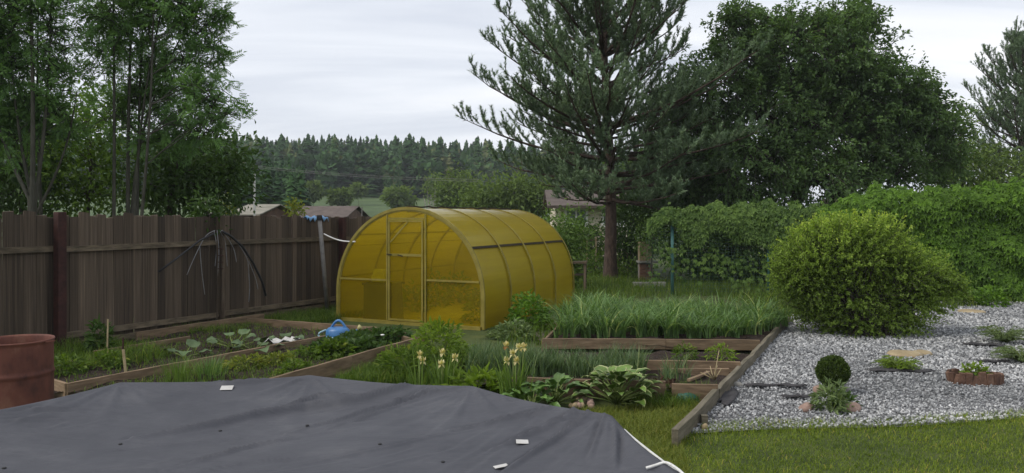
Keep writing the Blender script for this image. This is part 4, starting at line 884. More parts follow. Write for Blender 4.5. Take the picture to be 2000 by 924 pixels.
# ------------------------------------------------------------------ pine
def pine(name, base, H, z_low, reach, label, seed, mat, tuft=25):
    global rng
    keep = rng; rng = np.random.default_rng(seed)
    base = np.array(base); root = empty(name, tuple(base), 0, label, 'pine tree')
    zt = np.linspace(0, H, 18); wob = np.stack([.10 * np.sin(zt * .55 + .4) - .02 * zt * .2, .08 * np.sin(zt * .4), zt], 1); wob[0, :2] = wob[1, :2]
    T = TubeSet(); T.add(wob, np.interp(zt, [0, .4, H * .35, H], [.25, .20, .15, .02]), 10)
    B, A_, S_ = [], [], []          # tuft base, direction, size
    def at(z): return np.array([np.interp(z, zt, wob[:, 0]), np.interp(z, zt, wob[:, 1]), z])
    z = z_low
    while z < H - .3:
        nbr = int(rng.integers(5, 9)); a0 = rng.random() * 6.28 + .3; L0 = np.interp(z, [z_low, z_low + 1.2, H * .45, H * .75, H], reach)
        for b in range(nbr):
            az = a0 + b * 6.283 / nbr + rng.normal(0, .22); L = L0 * rng.uniform(.5, 1.1); el0 = np.interp(z, [z_low, H * .5, H], [R(-4), R(24), R(52)]) + rng.normal(0, .08); el1 = el0 + R(22) + rng.normal(0, .08)
            n = 9; tt = np.linspace(0, 1, n); el = el0 + (el1 - el0) * tt ** 1.3
            st_ = np.stack([np.cos(az) * np.cos(el), np.sin(az) * np.cos(el), np.sin(el)], 1) * (L / (n - 1)); path = at(z + rng.normal(0, .08)) + np.concatenate([[np.zeros(3)], np.cumsum(st_[:-1], 0)])
            path[1:] += np.cumsum(rng.normal(0, .025, (n - 1, 3)), 0)
            T.add(path, np.linspace(.018 + .011 * L, .008, n), 5)
            ns = int(4 + L * 4.0)
            for q in range(ns):
                if rng.random() < .29: continue
                t = .25 + .75 * (q + rng.random()) / ns; p = np.array([np.interp(t, tt, path[:, c]) for c in range(3)]); kd = min(int(t * (n - 1)), n - 2); fd = unit(path[kd + 1] - path[kd])
                sd = unit(np.cross(fd, UP)) * (1 if q % 2 else -1); sl = (.32 + .85 * (1 - t) * min(L / 3, 1.2)) * rng.uniform(.6, 1.3)
                dr_ = unit(fd * .7 + sd * rng.uniform(.3, 1.1) + UP * rng.uniform(.0, .75)); m = max(3, int(sl / .13)); sp = p + dr_ * np.linspace(0, sl, m)[:, None] + UP * (np.linspace(0, 1, m) ** 2 * sl * .35)[:, None]
                T.add(sp, np.linspace(.012, .004, m), 3)
                for r_ in range(max(1, int(m * .25)), m):
                    dd_ = unit(sp[r_] - sp[r_ - 1] + UP * .05 + rng.normal(0, .04, 3)); B.append(sp[r_]); A_.append(dd_); S_.append(rng.uniform(.8, 1.15))
                    for sg in (-1, 1):
                        if rng.random() < .62:
                            d2_ = unit(dd_ * .6 + np.cross(dd_, UP) * sg * rng.uniform(.4, 1.0) + UP * rng.uniform(.2, 1.0)); l2 = rng.uniform(.08, .24); B.append(sp[r_] + d2_ * l2 * .5); A_.append(d2_); S_.append(rng.uniform(.85, 1.2))
            B.append(path[-1]); A_.append(unit(path[-1] - path[-2] + UP * .03)); S_.append(1.3)
        z += rng.uniform(.30, .52)
    B, A_, S_ = np.array(B), np.array(A_), np.array(S_); n = len(B); k = tuft
    s1 = unit(np.cross(A_, rng.normal(0, 1, (n, 3)))); s2 = np.cross(A_, s1); az = rng.random((n, k)) * 6.283; pos = rng.random((n, k)) * .24 - .08
    rad = np.cos(az)[..., None] * s1[:, None] + np.sin(az)[..., None] * s2[:, None]
    nd = unit(rad * .8 + A_[:, None] * rng.uniform(.45, 1.3, (n, k, 1))); sd = unit(np.cross(nd, rad + rng.normal(0, .4, rad.shape)))
    b0 = B[:, None] + A_[:, None] * pos[..., None] * S_[:, None, None]; Ln = (.085 + .05 * rng.random((n, k, 1))) * S_[:, None, None]; w_ = .0145
    V = np.stack([b0 - sd * w_, b0 + sd * w_, b0 + nd * Ln], 2).reshape(-1, 3); Fs = np.arange(len(V)).reshape(-1, 3)
    tone = np.clip(np.repeat(rng.random(n), k) * .6 + rng.random(n * k) * .4, 0, 1)
    obj('crown', V, Fs, mat, root, var=tone); T.build('trunk', M['pine_bark'], root); rng = keep
    return root, n
pr, npine = pine('pine_tree', (3.05, 24.0, 0), 12.6, 2.55, [3.6, 5.2, 4.8, 3.1, .6], 'large spreading pine with bare reddish trunk behind the greenhouse', 41, M['needle'])
print('pine tufts', npine)
def copy_tree(src, name, loc, rz, sc, label, cat, group=None):
    r = src.copy(); r.name = name; COL.objects.link(r); r.location = loc; r.rotation_euler = (0, 0, rz); r.scale = (sc, sc, sc)
    tag(r, label, cat, group)
    for ch in src.children:
        c = ch.copy(); COL.objects.link(c); c.parent = r; c.matrix_parent_inverse = Matrix()
    return r
copy_tree(pr, 'pine_tree', (26.9, 40, 0), 1.9, .90, 'distant pale pine cut off by the right edge of the picture', 'pine tree')

# ------------------------------------------------------------------ big broadleaf tree and others on the right
db = 25.5
lbb = [lobe(*a) for a in [(1560, 110, 130, 95, db), (1460, 90, 85, 80, db), (1640, 120, 120, 100, db), (1700, 190, 110, 90, db), (1760, 250, 90, 70, db), (1400, 180, 110, 90, db), (1500, 230, 140, 110, db), (1620, 260, 140, 100, db), (1360, 290, 90, 90, db - .5), (1450, 330, 130, 75, db - 1), (1580, 350, 130, 60, db - 1), (1720, 320, 90, 60, db), (1800, 240, 40, 50, db), (1440, 40, 40, 40, db), (1650, 40, 75, 40, db), (1560, 40, 50, 30, db), (1680, 20, 40, 30, db), (1320, 230, 60, 90, db), (1340, 370, 70, 50, db), (1830, 330, 40, 40, db + 1), (1825, 225, 50, 55, db), (1850, 290, 40, 50, db), (1790, 180, 50, 55, db)]]
tb = np.array(D(1560, 520, db)); tb[2] = 0
broad_tree('broadleaf_tree', lbb, 3000, 34, .135, M['bigtree'], [tb, D(1560, 450, db), D(1555, 380, db), D(1562, 280, db), D(1570, 180, db), D(1565, 80, db)], .24, spread=.3, shell=.42, limbs=160, wr=.55, twig=.85, droop=.35, label='massive dark round crowned broadleaf tree right of the pine')
de = 31.0
broad_tree('broadleaf_tree', [lobe(*a) for a in [(1860, 300, 40, 50, de), (1900, 330, 55, 50, de), (1840, 350, 40, 40, de), (1950, 340, 60, 45, de), (1880, 250, 25, 35, de)]], 300, 12, .19, M['far_tree'], [[*np.array(D(1880, 450, de))[:2], 0], D(1880, 400, de), D(1878, 330, de), D(1875, 270, de)], .12, spread=.3, limbs=24, label='smaller pale green tree between the dark tree and far pine')
# understory behind the wire fence
def shrub(nm, px, py, rx, ry, d, n, leaf, mat, label, cat='shrub', extra=()):
    lbs = [lobe(px, py, rx, ry, d)] + [lobe(*q) for q in extra]; b = np.array(D(px, 500, d)); b[2] = 0
    return broad_tree(nm, lbs, n, 10, leaf, M[mat], [b, (b[0], b[1], .3), (b[0] + .05, b[1], lbs[0][0][2])], .04, spread=.22, limbs=14, label=label, cat=cat)
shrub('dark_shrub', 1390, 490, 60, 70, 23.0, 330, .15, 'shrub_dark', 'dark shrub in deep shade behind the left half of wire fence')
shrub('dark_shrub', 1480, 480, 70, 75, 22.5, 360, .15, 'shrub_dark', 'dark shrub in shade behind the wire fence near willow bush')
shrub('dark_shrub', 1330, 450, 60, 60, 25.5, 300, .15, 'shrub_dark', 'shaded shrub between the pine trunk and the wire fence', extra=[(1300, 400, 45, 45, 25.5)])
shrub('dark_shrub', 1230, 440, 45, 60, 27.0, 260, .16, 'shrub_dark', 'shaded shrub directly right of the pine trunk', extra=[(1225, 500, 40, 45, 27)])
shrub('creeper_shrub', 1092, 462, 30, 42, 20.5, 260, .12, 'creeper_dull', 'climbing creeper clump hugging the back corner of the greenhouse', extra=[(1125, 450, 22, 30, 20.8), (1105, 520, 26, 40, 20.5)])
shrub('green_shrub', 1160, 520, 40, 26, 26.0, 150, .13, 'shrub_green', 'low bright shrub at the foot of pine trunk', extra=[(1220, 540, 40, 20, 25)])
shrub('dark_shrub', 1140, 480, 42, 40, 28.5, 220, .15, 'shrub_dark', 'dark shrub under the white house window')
shrub('green_tree', 1250, 330, 60, 45, 29.0, 240, .18, 'bigtree', 'dark foliage filling the gap between pine and broadleaf crown', 'tree', extra=[(1240, 400, 55, 45, 29), (1290, 280, 50, 60, 29)])

# ------------------------------------------------------------------ creeper on the wire fence
CW0, CW1 = np.array(D(1255, 570, 19.3)), np.array([13.2, 17.6, 0]); CW0[2] = 0
cu = unit(CW1 - CW0); cl_ = np.linalg.norm(CW1 - CW0); cn = np.array([cu[1], -cu[0], 0])
def cw_s(px):
    r_ = (px - 1000) / F_PX; A_ = np.array([[r_, -cu[0]], [1.0, -cu[1]]]); d_, s_ = np.linalg.solve(A_, CW0[:2]); return s_, d_
def creeper(top_px, n, mat, leaf, thick, bottom, hang=False):
    sx = np.array([cw_s(p[0])[0] for p in top_px]); tz = np.array([D(p[0], p[1], cw_s(p[0])[1])[2] for p in top_px])
    s_ = rng.uniform(sx[0], sx[-1], n); zt = np.interp(s_, sx, tz) + 0.10 * vnoise(s_[:, None], 5, 3)
    bz = np.interp(s_, np.linspace(sx[0], sx[-1], len(bottom)), bottom)
    if hang: bz = bz + .35 * vnoise(s_[:, None], 3.2, 9) + .25 * vnoise(s_[:, None], 8, 19)
    f = rng.random(n); z = bz + (zt - bz) * f
    cap = np.clip(1 - (zt - z) / .35, 0, 1); q2 = np.stack([s_, z], 1)
    bulge = thick * (1 - .75 * cap ** 2) * (1 + .16 * vnoise(q2, 1.7, 5) + .22 * vnoise(q2, 4.5, 6)); off = bulge * (1 - rng.random(n) ** 2.2 * .75)
    back = rng.random(n) < .16; off = np.where(back, -off * .8, off)
    z = z + cap * rng.normal(0, .05, n)
    P = CW0 + cu * s_[:, None] + cn * off[:, None]; P[:, 2] = z
    ow = np.where(back[:, None], -cn, cn); nr = unit(ow * .8 + UP * (.55 + cap[:, None]) + rng.normal(0, .45, (n, 3))); dn = unit(-UP * .8 + ow * .35 + cu * rng.normal(0, .35, n)[:, None])
    nr = unit(nr); sd = unit(np.cross(dn, nr)); L = leaf * rng.uniform(.65, 1.25, n); tone = np.clip(.45 + .2 * vnoise(q2, 2.5, 12) + rng.normal(0, .3, n), 0, 1)
    Vs, vr = [], []
    for ang, k in ((0, 1.0), (.75, .9), (-.75, .9), (1.5, .62), (-1.5, .62)):
        ax = dn * math.cos(ang) + sd * math.sin(ang); V, _ = leaf_quads(P, ax, nr, L * k, L * k * .46, .12, .15); Vs.append(V); vr.append(tone)
    V = np.concatenate(Vs); return V, np.arange(len(V)).reshape(-1, 4), np.concatenate(vr)
wf = empty('wire_fence', tuple(CW0), 0, 'green wire mesh fence with creeper hanging along its top', 'fence')
V, Fq, vr = creeper([(1268, 425), (1290, 408), (1340, 410), (1400, 398), (1450, 402), (1500, 396), (1560, 398), (1600, 402)], 3000, None, .12, .22, [1.75, 1.55, 1.5, 1.35, 1.55, 1.45, 1.2, 1.1], True)
obj('creeper', V - CW0, Fq, M['creeper_dull'], wf, var=vr)
V, Fq, vr = creeper([(1268, 470), (1300, 470), (1500, 500)], 260, None, .10, .16, [.3, .3, .2], True); obj('creeper', V - CW0, Fq, M['creeper_dull'], wf, var=vr)
s0, s1 = cw_s(1262)[0], cw_s(1560)[0]; mb = MB()
for z in np.arange(.1, 1.75, .075): mb.bar(cu * s0 + UP * z, cu * s1 + UP * z, .0035, .0035)
for s_ in np.arange(s0, s1, .075): mb.bar(cu * s_ + UP * .06, cu * s_ + UP * 1.76, .0035, .0035, up=(cn[0], cn[1], 0))
mb.build('wire_mesh', M['wire'], wf)
for px in (1313, 1500):
    s_ = cw_s(px)[0]; mb = MB(); mb.tube([cu * s_ + cn * .04, cu * s_ + cn * .04 + UP * 1.75], .04 if px == 1313 else .03, 10); mb.build('post', M['teal_post'], wf, smooth=True)
hd = empty('creeper_hedge', tuple(CW0 + cu * cw_s(1620)[0]), 0, 'dense bright green creeper wall at the right behind the bush', 'hedge'); h0 = np.array(hd.location)
V, Fq, vr = creeper([(1565, 432), (1600, 408), (1640, 392), (1700, 374), (1760, 370), (1830, 364), (1900, 358), (1960, 362), (2000, 360), (2160, 350)], 13500, None, .135, .42, [.05, .05, .05])
obj('creeper', V - h0, Fq, M['creeper'], hd, var=vr)
for px in (1640, 1760, 1880, 2000, 2120):
    s_ = cw_s(px)[0]; mb = MB(); p = CW0 + cu * s_ - h0; mb.tube([p, p + UP * 2.2], .04, 8); mb.build('post', M['teal_post'], hd, smooth=True)
T = TubeSet()
for k in range(60):
    s_ = rng.uniform(cw_s(1600)[0], cw_s(2150)[0]); p = CW0 + cu * s_ - h0; zz = np.linspace(0, 2.4, 7); T.add(np.stack([p[0] + .15 * np.sin(zz * 2 + k), np.full(7, p[1]) + .05 * np.cos(zz * 3 + k), zz], 1), .012, 4)
T.build('vine_stem', M['bark'], hd)

# ------------------------------------------------------------------ willow bush on the gravel
bb = np.array(G(1690, 655)); dw = bb[1]
def bush(root_label, lobes, n_sh, seed):
    root = empty('willow_bush', tuple(bb), 0, root_label, 'bush')
    T = TubeSet(); P, A_, tone = [], [], []
    vol = np.array([np.prod(r) ** (2 / 3) for c, r in lobes]); 
    for k in range(n_sh):
        c, r = lobes[rng.choice(len(lobes), p=vol / vol.sum())]; u = rand_dir(1)[0]
        if u[2] < -.75: u[2] *= -1
        rad = .42 + .58 * rng.random() ** .5
        tip = c + u * r * rad * (1 + .05 * rng.normal() + (.16 * rng.random() if rng.random() < .22 else 0)); ow = unit(u * np.array([1, 1, .8]) + np.array([0, 0, .45 if tip[2] > 1.0 else -.05])); sl = rng.uniform(.22, .46)
        a = tip - ow * sl; m = int(sl / .015); tt = rng.random(m) ** .85; pos = a + (tip - a) * tt[:, None] + UP * (-(1 - tt) * .0)[:, None]
        ld = unit(ow * .6 + rng.normal(0, .8, (m, 3))); P.append(pos); A_.append(ld)
        young_lit = np.clip((rad - .62) / .38, 0, 1) * np.clip((tip[2] - .7) / 1.1, 0, 1); tone.append(np.clip(.2 + .75 * young_lit * tt + rng.normal(0, .13, m), 0, 1))  # yellower new growth; tone also paints in light on top, shade below
        if k % 3 == 0: T.add(np.stack([a, (a + tip) / 2 + rng.normal(0, .01, 3), tip]) - bb, np.array([.006, .004, .002]), 3)
        if k % 14 == 0:
            b0 = bb + np.array([rng.normal(0, .15), rng.normal(0, .15), 0]); q = np.linspace(0, 1, 6)[:, None]; T.add(b0 + (a - b0) * q + UP * np.sin(q * 3.14) * .15 - bb, np.linspace(.018, .005, 6), 4)
    P, A_, tone = np.concatenate(P), np.concatenate(A_), np.concatenate(tone); n = len(P)
    V, Fq = leaf_quads(P, A_, unit(UP + rng.normal(0, .6, (n, 3))), rng.uniform(.032, .055, n), rng.uniform(.016, .026, n), .1)
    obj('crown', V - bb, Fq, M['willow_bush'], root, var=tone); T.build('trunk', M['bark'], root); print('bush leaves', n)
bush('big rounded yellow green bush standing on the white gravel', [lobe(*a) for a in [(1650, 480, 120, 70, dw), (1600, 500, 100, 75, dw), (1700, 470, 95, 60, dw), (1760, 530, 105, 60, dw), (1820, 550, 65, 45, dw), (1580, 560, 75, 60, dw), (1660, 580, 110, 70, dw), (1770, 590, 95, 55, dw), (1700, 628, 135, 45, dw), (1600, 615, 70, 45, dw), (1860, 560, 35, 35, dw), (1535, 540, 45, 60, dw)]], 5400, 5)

#@@FORESTPLANTS
# ------------------------------------------------------------------ forest, meadow, roofs behind the fence
def spruce_arrays(seed, H=1.0, n=125, wid=.22):
    r = np.random.default_rng(seed); z = .06 + .94 * r.random(n) ** 1.15; z = np.sort(z); az = r.random(n) * 6.283
    rad = wid * (1 - z) ** .72 * r.uniform(.55, 1.15, n) + .012; w_ = rad * .46 + .015
    c = np.stack([np.zeros(n), np.zeros(n), z + .03], 1); o_ = np.stack([np.cos(az), np.sin(az), np.zeros(n)], 1); s_ = np.stack([-np.sin(az), np.cos(az), np.zeros(n)], 1)
    tip = c + o_ * rad[:, None]; tip[:, 2] -= .055 * r.uniform(.6, 1.5, n)
    mid = c + o_ * (rad * .5)[:, None]; mid[:, 2] -= .01
    V = np.stack([c, mid + s_ * w_[:, None], tip, mid - s_ * w_[:, None]], 1); V[:, [1, 3], 2] -= .03
    spike = np.array([[[-.02, 0, .86], [.02, 0, .86], [0, .0, 1.0], [0, .012, .9]]]); V = np.concatenate([V, spike]); return V
def round_arrays(seed, n=130):
    r = np.random.default_rng(seed); u = unit(r.normal(0, 1, (n, 3))); k = .8 + .25 * r.random(n); P = u * k[:, None] * np.array([.24, .24, .36]) + np.array([0, 0, .62])
    a = unit(u + r.normal(0, .6, (n, 3))); s_ = unit(np.cross(a, u + r.normal(0, .3, (n, 3)))); L = .115
    V = np.stack([P - a * L, P + s_ * L * .6, P + a * L, P - s_ * L * .6], 1)
    tr = np.array([[[-.012, 0, 0], [.012, 0, 0], [.008, 0, .6], [-.008, 0, .6]], [[0, -.012, 0], [0, .012, 0], [0, .008, .6], [0, -.008, .6]]]); return np.concatenate([V, tr])
SP = [spruce_arrays(s) for s in range(6)]; RD = [round_arrays(s) for s in range(4)]
def forest(name, pts, hts, kinds, tones, label):
    Vs, vr = [], []
    for (x, y), h, kd, tn in zip(pts, hts, kinds, tones):
        pool_ = SP if kd == 0 else RD; b = pool_[int(rng.integers(len(pool_)))]; a = rng.random() * 6.28; c, s_ = math.cos(a), math.sin(a); wk = rng.uniform(.8, 1.3)
        V = b.copy(); V = np.stack([(V[..., 0] * c - V[..., 1] * s_) * wk, (V[..., 0] * s_ + V[..., 1] * c) * wk, V[..., 2]], -1) * h
        V += np.array([x, y, float(hill_z(np.array([x]), np.array([y]))[0]) - .3]); Vs.append(V.reshape(-1, 3)); vr.append(np.clip(tn + rng.normal(0, .08, len(b)), 0, 1))
    V = np.concatenate(Vs); o = obj(name, V, np.arange(len(V)).reshape(-1, 4), M['spruce'], var=np.concatenate(vr)); tag(o, label, 'forest', kind='stuff')
n = 2900; Yf = rng.uniform(165, 345, n); Xf = rng.uniform(-.78, .30, n) * Yf
edge_y = 168 + 10 * np.sin(Xf * .06) + 30 * np.clip((Xf / Yf + .12) / .2, 0, 1); kp = Yf > edge_y; Xf, Yf = Xf[kp], Yf[kp]
kp = rng.random(len(Xf)) < .85; Xf, Yf = Xf[kp], Yf[kp]
kinds = (rng.random(len(Xf)) < np.interp(Yf, [165, 215, 345], [.45, .15, .04])).astype(int)
hts = np.where(kinds == 0, rng.normal(13.2, 1.5, len(Xf)), rng.normal(10.5, 1.5, len(Xf))) * np.interp(Yf, [165, 200, 345], [.8, 1.0, 1.0])
tn = np.clip(rng.normal(.38, .2, len(Xf)), 0, .8); brown = (Yf < 235) & (rng.random(len(Xf)) < .22); tn[brown] = rng.uniform(.8, 1.0, brown.sum()); tn[kinds == 1] = np.clip(tn[kinds == 1] + .2, 0, .85)
hts = np.clip(hts, 8.5, 15.0)
forest('spruce_forest', list(zip(Xf, Yf)), hts, kinds, tn, 'dark spruce forest covering the hillside behind the village')
# nearer dark conifers left of the meadow
n = 60; Yq = rng.uniform(70, 120, n); Xq = rng.uniform(-.36, -.275, n) * Yq
forest('spruce_grove', list(zip(Xq, Yq)), rng.normal(6.6, 1.0, n), np.zeros(n, int), np.clip(rng.normal(.3, .15, n), 0, .7), 'dark conifer grove behind the grey shed roof')
for k, (px, py, rx, ry, d, lab) in enumerate(((612, 372, 18, 14, 120, 'leftmost green bush on the meadow edge below the forest'), (665, 385, 20, 12, 115, 'middle green bush on the meadow edge below the forest'), (700, 372, 12, 8, 140, 'small green bush at the top of the meadow'), (780, 385, 28, 16, 112, 'wide green bush at the right end of the meadow'))):
    shrub('meadow_bush', px, py, rx, ry, d, 60, .8, 'far_tree', lab)
broad_tree('round_tree', [lobe(895, 372, 34, 34, 75), lobe(880, 385, 25, 22, 75)], 170, 12, .42, M['far_tree'], [[*np.array(D(895, 420, 75))[:2], 0], D(895, 410, 75), D(896, 370, 75)], .15, spread=.5, limbs=12, label='pale green round tree behind the greenhouse ridge')
broad_tree('leafy_tree', [lobe(960, 385, 40, 28, 48), lobe(1010, 380, 45, 34, 48), lobe(1050, 390, 40, 30, 48), lobe(930, 400, 30, 14, 48)], 330, 12, .30, M['far_tree'], [[*np.array(D(1000, 430, 48))[:2], 0], D(1000, 415, 48), D(1005, 370, 48)], .12, spread=.4, limbs=16, label='light green foliage just above the greenhouse roof')
bt = empty('birch_cluster', tuple(np.array(D(845, 425, 110)) * np.array([1, 1, 0])), 0, 'cluster of pale bare birch trunks above the greenhouse', 'birch trees'); b0 = np.array(bt.location)
for k, (px, pt) in enumerate(((835, 368), (841, 355), (846, 360), (852, 352), (858, 372), (828, 380))):
    a = np.array(D(845 + (px - 845) * .5, 425, 110)); a[2] = 0; b = np.array(D(px, pt, 110)); q = np.linspace(0, 1, 5)[:, None]; T = TubeSet(); T.add(a + (b - a) * q + rng.normal(0, .06, (5, 3)) - b0, np.linspace(.16, .05, 5), 6); T.build('trunk', M['birch_bark'], bt)
P, ow, cl, cow, idx = lobe_points([lobe(843, 362, 20, 22, 110)], 40, 7, .4, .3); V, Fq = leaf_quads(P, unit(rng.normal(0, 1, P.shape)), unit(rng.normal(0, 1, P.shape)), .5, .28); obj('crown', V - b0, Fq, M['far_tree'], bt, var=np.clip(rng.random(len(P)), 0, 1))

def gable(name, px0, px1, y_eave, y_ridge, d, depth, mats, label, rz=0.0, posts=()):
    a, b = np.array(D(px0, y_eave, d)), np.array(D(px1, y_eave, d)); zr = D(px0, y_ridge, d + depth / 2)[2]; ze = a[2]; L = b[0] - a[0]
    r = empty(name, (a[0], d, 0), rz, label, 'shed')
    mb = MB(); mb.add([[0.2, .25, 0], [L - .2, .25, 0], [L - .2, depth - .25, 0], [0.2, depth - .25, 0], [.2, .25, ze - .05], [L - .2, .25, ze - .05], [L - .2, depth - .25, ze - .05], [.2, depth - .25, ze - .05], [.2, depth / 2, zr - .12], [L - .2, depth / 2, zr - .12]],
                      [[0, 1, 5, 4], [2, 3, 7, 6], [1, 2, 6, 9, 5], [3, 0, 4, 8, 7]]); mb.build('wall', M[mats[1]], r)
    for s_ in (0, 1):
        y0, y1 = (0, depth / 2) if s_ == 0 else (depth, depth / 2); npl = int(L / .9)
        for k in range(npl):
            xa, xb = L * k / npl + .004, L * (k + 1) / npl - .004; V = [[xa, y0, ze], [xb, y0, ze], [xb, y1, zr], [xa, y1, zr]]; V += [[x, y, z + .05] for x, y, z in V]
            obj('roof_sheet', V, [[3, 2, 1, 0], [4, 5, 6, 7], [0, 1, 5, 4], [1, 2, 6, 5], [2, 3, 7, 6], [3, 0, 4, 7]], M[mats[0]], r)
    return r
gable('garden_shed', 440, 512, 421, 401, 34, 4.0, ('roof_grey', 'shed_wall'), 'shed with mossy grey sheet roof just above the fence', R(-10))
gable('low_shed', 555, 680, 426, 404, 46, 5.0, ('roof_brown', 'shed_wall'), 'low shed with brown roof behind the blue sheet', R(-6))
gable('white_shed', 385, 432, 424, 413, 32, 3.5, ('roof_grey', 'cream'), 'small pale roofed shed left of the mossy roofed shed', R(4))
p = D(497, 402, 33.2); mb = MB(); zt = D(497, 335, 33.2)[2]; mb.bar((0, 0, 0), (0, 0, zt), .07, .07, up=(0, 1, 0)); tag(mb.build('mast', M['mast'], None, loc=(p[0], p[1], 0)), 'slim white mast rising above the mossy shed roof', 'mast')
a, b = np.array(D(440, 318, 70)), np.array(D(1000, 352, 62)); 
for k, off in enumerate((0.0, .16)):
    q = np.linspace(0, 1, 24)[:, None]; path = a + (b - a) * q - UP * (np.sin(q * 3.14) * .35 + off); mb = MB(); mb.tube(path - path[0], .012, 4)
    tag(mb.build('power_line', M['steel'], None, loc=tuple(path[0])), ['upper thin power line crossing before the forest', 'lower thin power line crossing before the forest'][k], 'power line', 'power lines')
mb = MB(); c = D(707, 430, 30); mb.tube([(0, 0, 0), (0, 0, D(707, 404, 30)[2])], .022, 6); tag(mb.build('pole', M['steel'], None, loc=(c[0], c[1], 0)), 'thin grey pole behind the fence left of greenhouse arch', 'pole')
for px, py, rx, ry, lab in ((440, 402, 10, 17, 'yellow green sapling in front of the mossy shed roof'), (576, 410, 12, 9, 'yellow leaved plant behind fence near the blue sheet')):
    d = 20; c = np.array(D(px, 440, d)); c[2] = 0; lb = [lobe(px, py, rx, ry, d)]
    broad_tree('yellow_sapling', lb, 26, 7, .11, M['yellow_weeds'], [c, (c[0], c[1], 1.2), lb[0][0]], .02, spread=.1, limbs=6, label=lab, cat='sapling')
# pale house behind the pine
dh = 36.0; hx0, hx1 = D(1085, 425, dh)[0], D(1225, 425, dh)[0]
hs = empty('house', (hx0, dh, 0), 0, 'cream house with brown roof and white window behind the pine', 'house'); L = hx1 - hx0; ze = D(0, 405, dh)[2]; zr = D(0, 372, dh)[2]
mb = MB(); mb.box((L / 2, 2.5, ze / 2), (L, 5, ze)); mb.build('wall', M['cream'], hs)
mb = MB(); mb.add([[-.4, -.5, ze - .05], [L + .4, -.5, ze - .05], [L + .4, 2.5, zr], [-.4, 2.5, zr], [-.4, 5.5, ze - .05], [L + .4, 5.5, ze - .05], [-.4, -.5, ze + .08], [L + .4, -.5, ze + .08], [L + .4, 2.5, zr + .12], [-.4, 2.5, zr + .12], [-.4, 5.5, ze + .08], [L + .4, 5.5, ze + .08]],
    [[3, 2, 1, 0], [6, 7, 8, 9], [3, 4, 5, 2], [9, 8, 11, 10], [0, 1, 7, 6], [5, 4, 10, 11], [0, 6, 9, 3], [3, 9, 10, 4], [1, 2, 8, 7], [2, 5, 11, 8]]); mb.build('roof', M['roof_brown'], hs)
for px in (1108, 1180):
    wx = D(px, 425, dh)[0] - hx0 + .42; zc_ = D(0, 423, dh)[2]; wn_ = empty('window'); wn_.parent = hs
    for q in (-.24, .24):
        mb = MB(); mb.box((wx + q, -.02, zc_), (.40, .03, .62)); mb.build('pane', M['pane'], wn_)
    for dx_, dz_, sx_, sz_ in ((0, .36, 1.1, .1), (0, -.36, 1.1, .1), (-.5, 0, .1, .62), (.5, 0, .1, .62), (0, 0, .08, .62)):
        mb = MB(); mb.box((wx + dx_, -.05, zc_ + dz_), (sx_, .06, sz_)); mb.build('frame', M['white'], wn_)
    mb = MB(); mb.box((wx, -.10, zc_ - .47), (1.25, .2, .07)); mb.build('sill', M['white'], wn_)

# brick pillar (garden oven) by the wire fence
dp = 23.5; c = D(1262, 545, dp)
bp = empty('brick_pillar', (c[0], dp, 0), 0, 'brown brick pillar with pale slab and cream chimney under the creeper', 'pillar')
mb = MB(); zb = D(0, 514, dp)[2]; mb.box((0, .18, zb / 2), (.40, .30, zb)); mb.build('core', M['mortar'], bp)
shrub('pillar_creeper', 1272, 462, 20, 26, 22.9, 60, .11, 'creeper_dull', 'creeper leaves dangling before the top of the brick pillar', 'creeper')
bm = MB(); bm.box((0, 0, 0), (.195, .09, .072)); bme = mesh('brick', np.concatenate(bm.V), bm.F, M['brick'])
row = 0; z = .05
while z < zb - .03:
    for k in range(3):
        x = -.21 + .21 * k + (.0 if row % 2 else .0); x = (-.105 + .21 * k) if row % 2 else (-.21 + .21 * k)
        if abs(x) > .16 and not row % 2: link('brick', bme, bp, (x * .72, .0, z), None, (.5, 1, 1)); continue
        if row % 2 and k == 2: continue
        link('brick', bme, bp, (x, 0, z))
    z += .083; row += 1
mb = MB(); mb.box((.05, .15, zb + .035), (.60, .50, .06)); mb.build('slab', M['grey_stone'], bp, bevel=.008)
mb = MB(); mb.box((0, .18, zb + .36), (.40, .34, .58)); mb.build('chimney', M['tan_stone'], bp, bevel=.01)
mb = MB(); cc = D(1268, 566, 21.5); mb.box((0, 0, .06), (.9, .25, .12), jit=.006); tag(mb.build('stone_kerb', M['grey_stone'], None, loc=(cc[0], 21.5, 0)), 'low grey stone kerb in front of the brick pillar', 'kerb')
# dark bench beside the greenhouse back corner, low trellis posts
c = D(1128, 512, 20.0); zt = c[2]; bn = empty('work_table', (c[0], 20.0, 0), R(-8), 'small dark weathered table beside the back of greenhouse', 'table')
mb = MB(); mb.box((0, 0, zt), (.50, .6, .05)); mb.build('top', M['fence_rail'], bn)
for x in (-.2, .2):
    for y in (-.24, .24): mb = MB(); mb.box((x, y, zt / 2 - .012), (.06, .06, zt - .03)); mb.build('leg', M['fence'], bn)
mb = MB(); mb.box((0, 0, .45), (.38, .46, .03)); mb.build('shelf', M['fence'], bn)
tr_ = empty('rail_fence', tuple(np.array(D(1170, 520, 27)) * np.array([1, 1, 0])), 0, 'low thin wooden rail fence behind the pine trunk', 'fence'); t0 = np.array(tr_.location)
for px in (1146, 1164, 1208, 1225): a = np.array(D(px, 500, 27)); mb = MB(); mb.bar((a[0] - t0[0], 0, 0), (a[0] - t0[0], 0, 1.25 if px < 1190 else .85), .05, .05, up=(0, 1, 0)); mb.build('post', M['dry_stem'], tr_)
for z, x0, x1 in ((1.15, 1140, 1168), (.55, 1150, 1230)): a, b = np.array(D(x0, 500, 27)), np.array(D(x1, 500, 27)); mb = MB(); mb.bar((a[0] - t0[0], .05, z), (b[0] - t0[0], .05, z), .04, .05); mb.build('rail', M['fence_rail'], tr_)

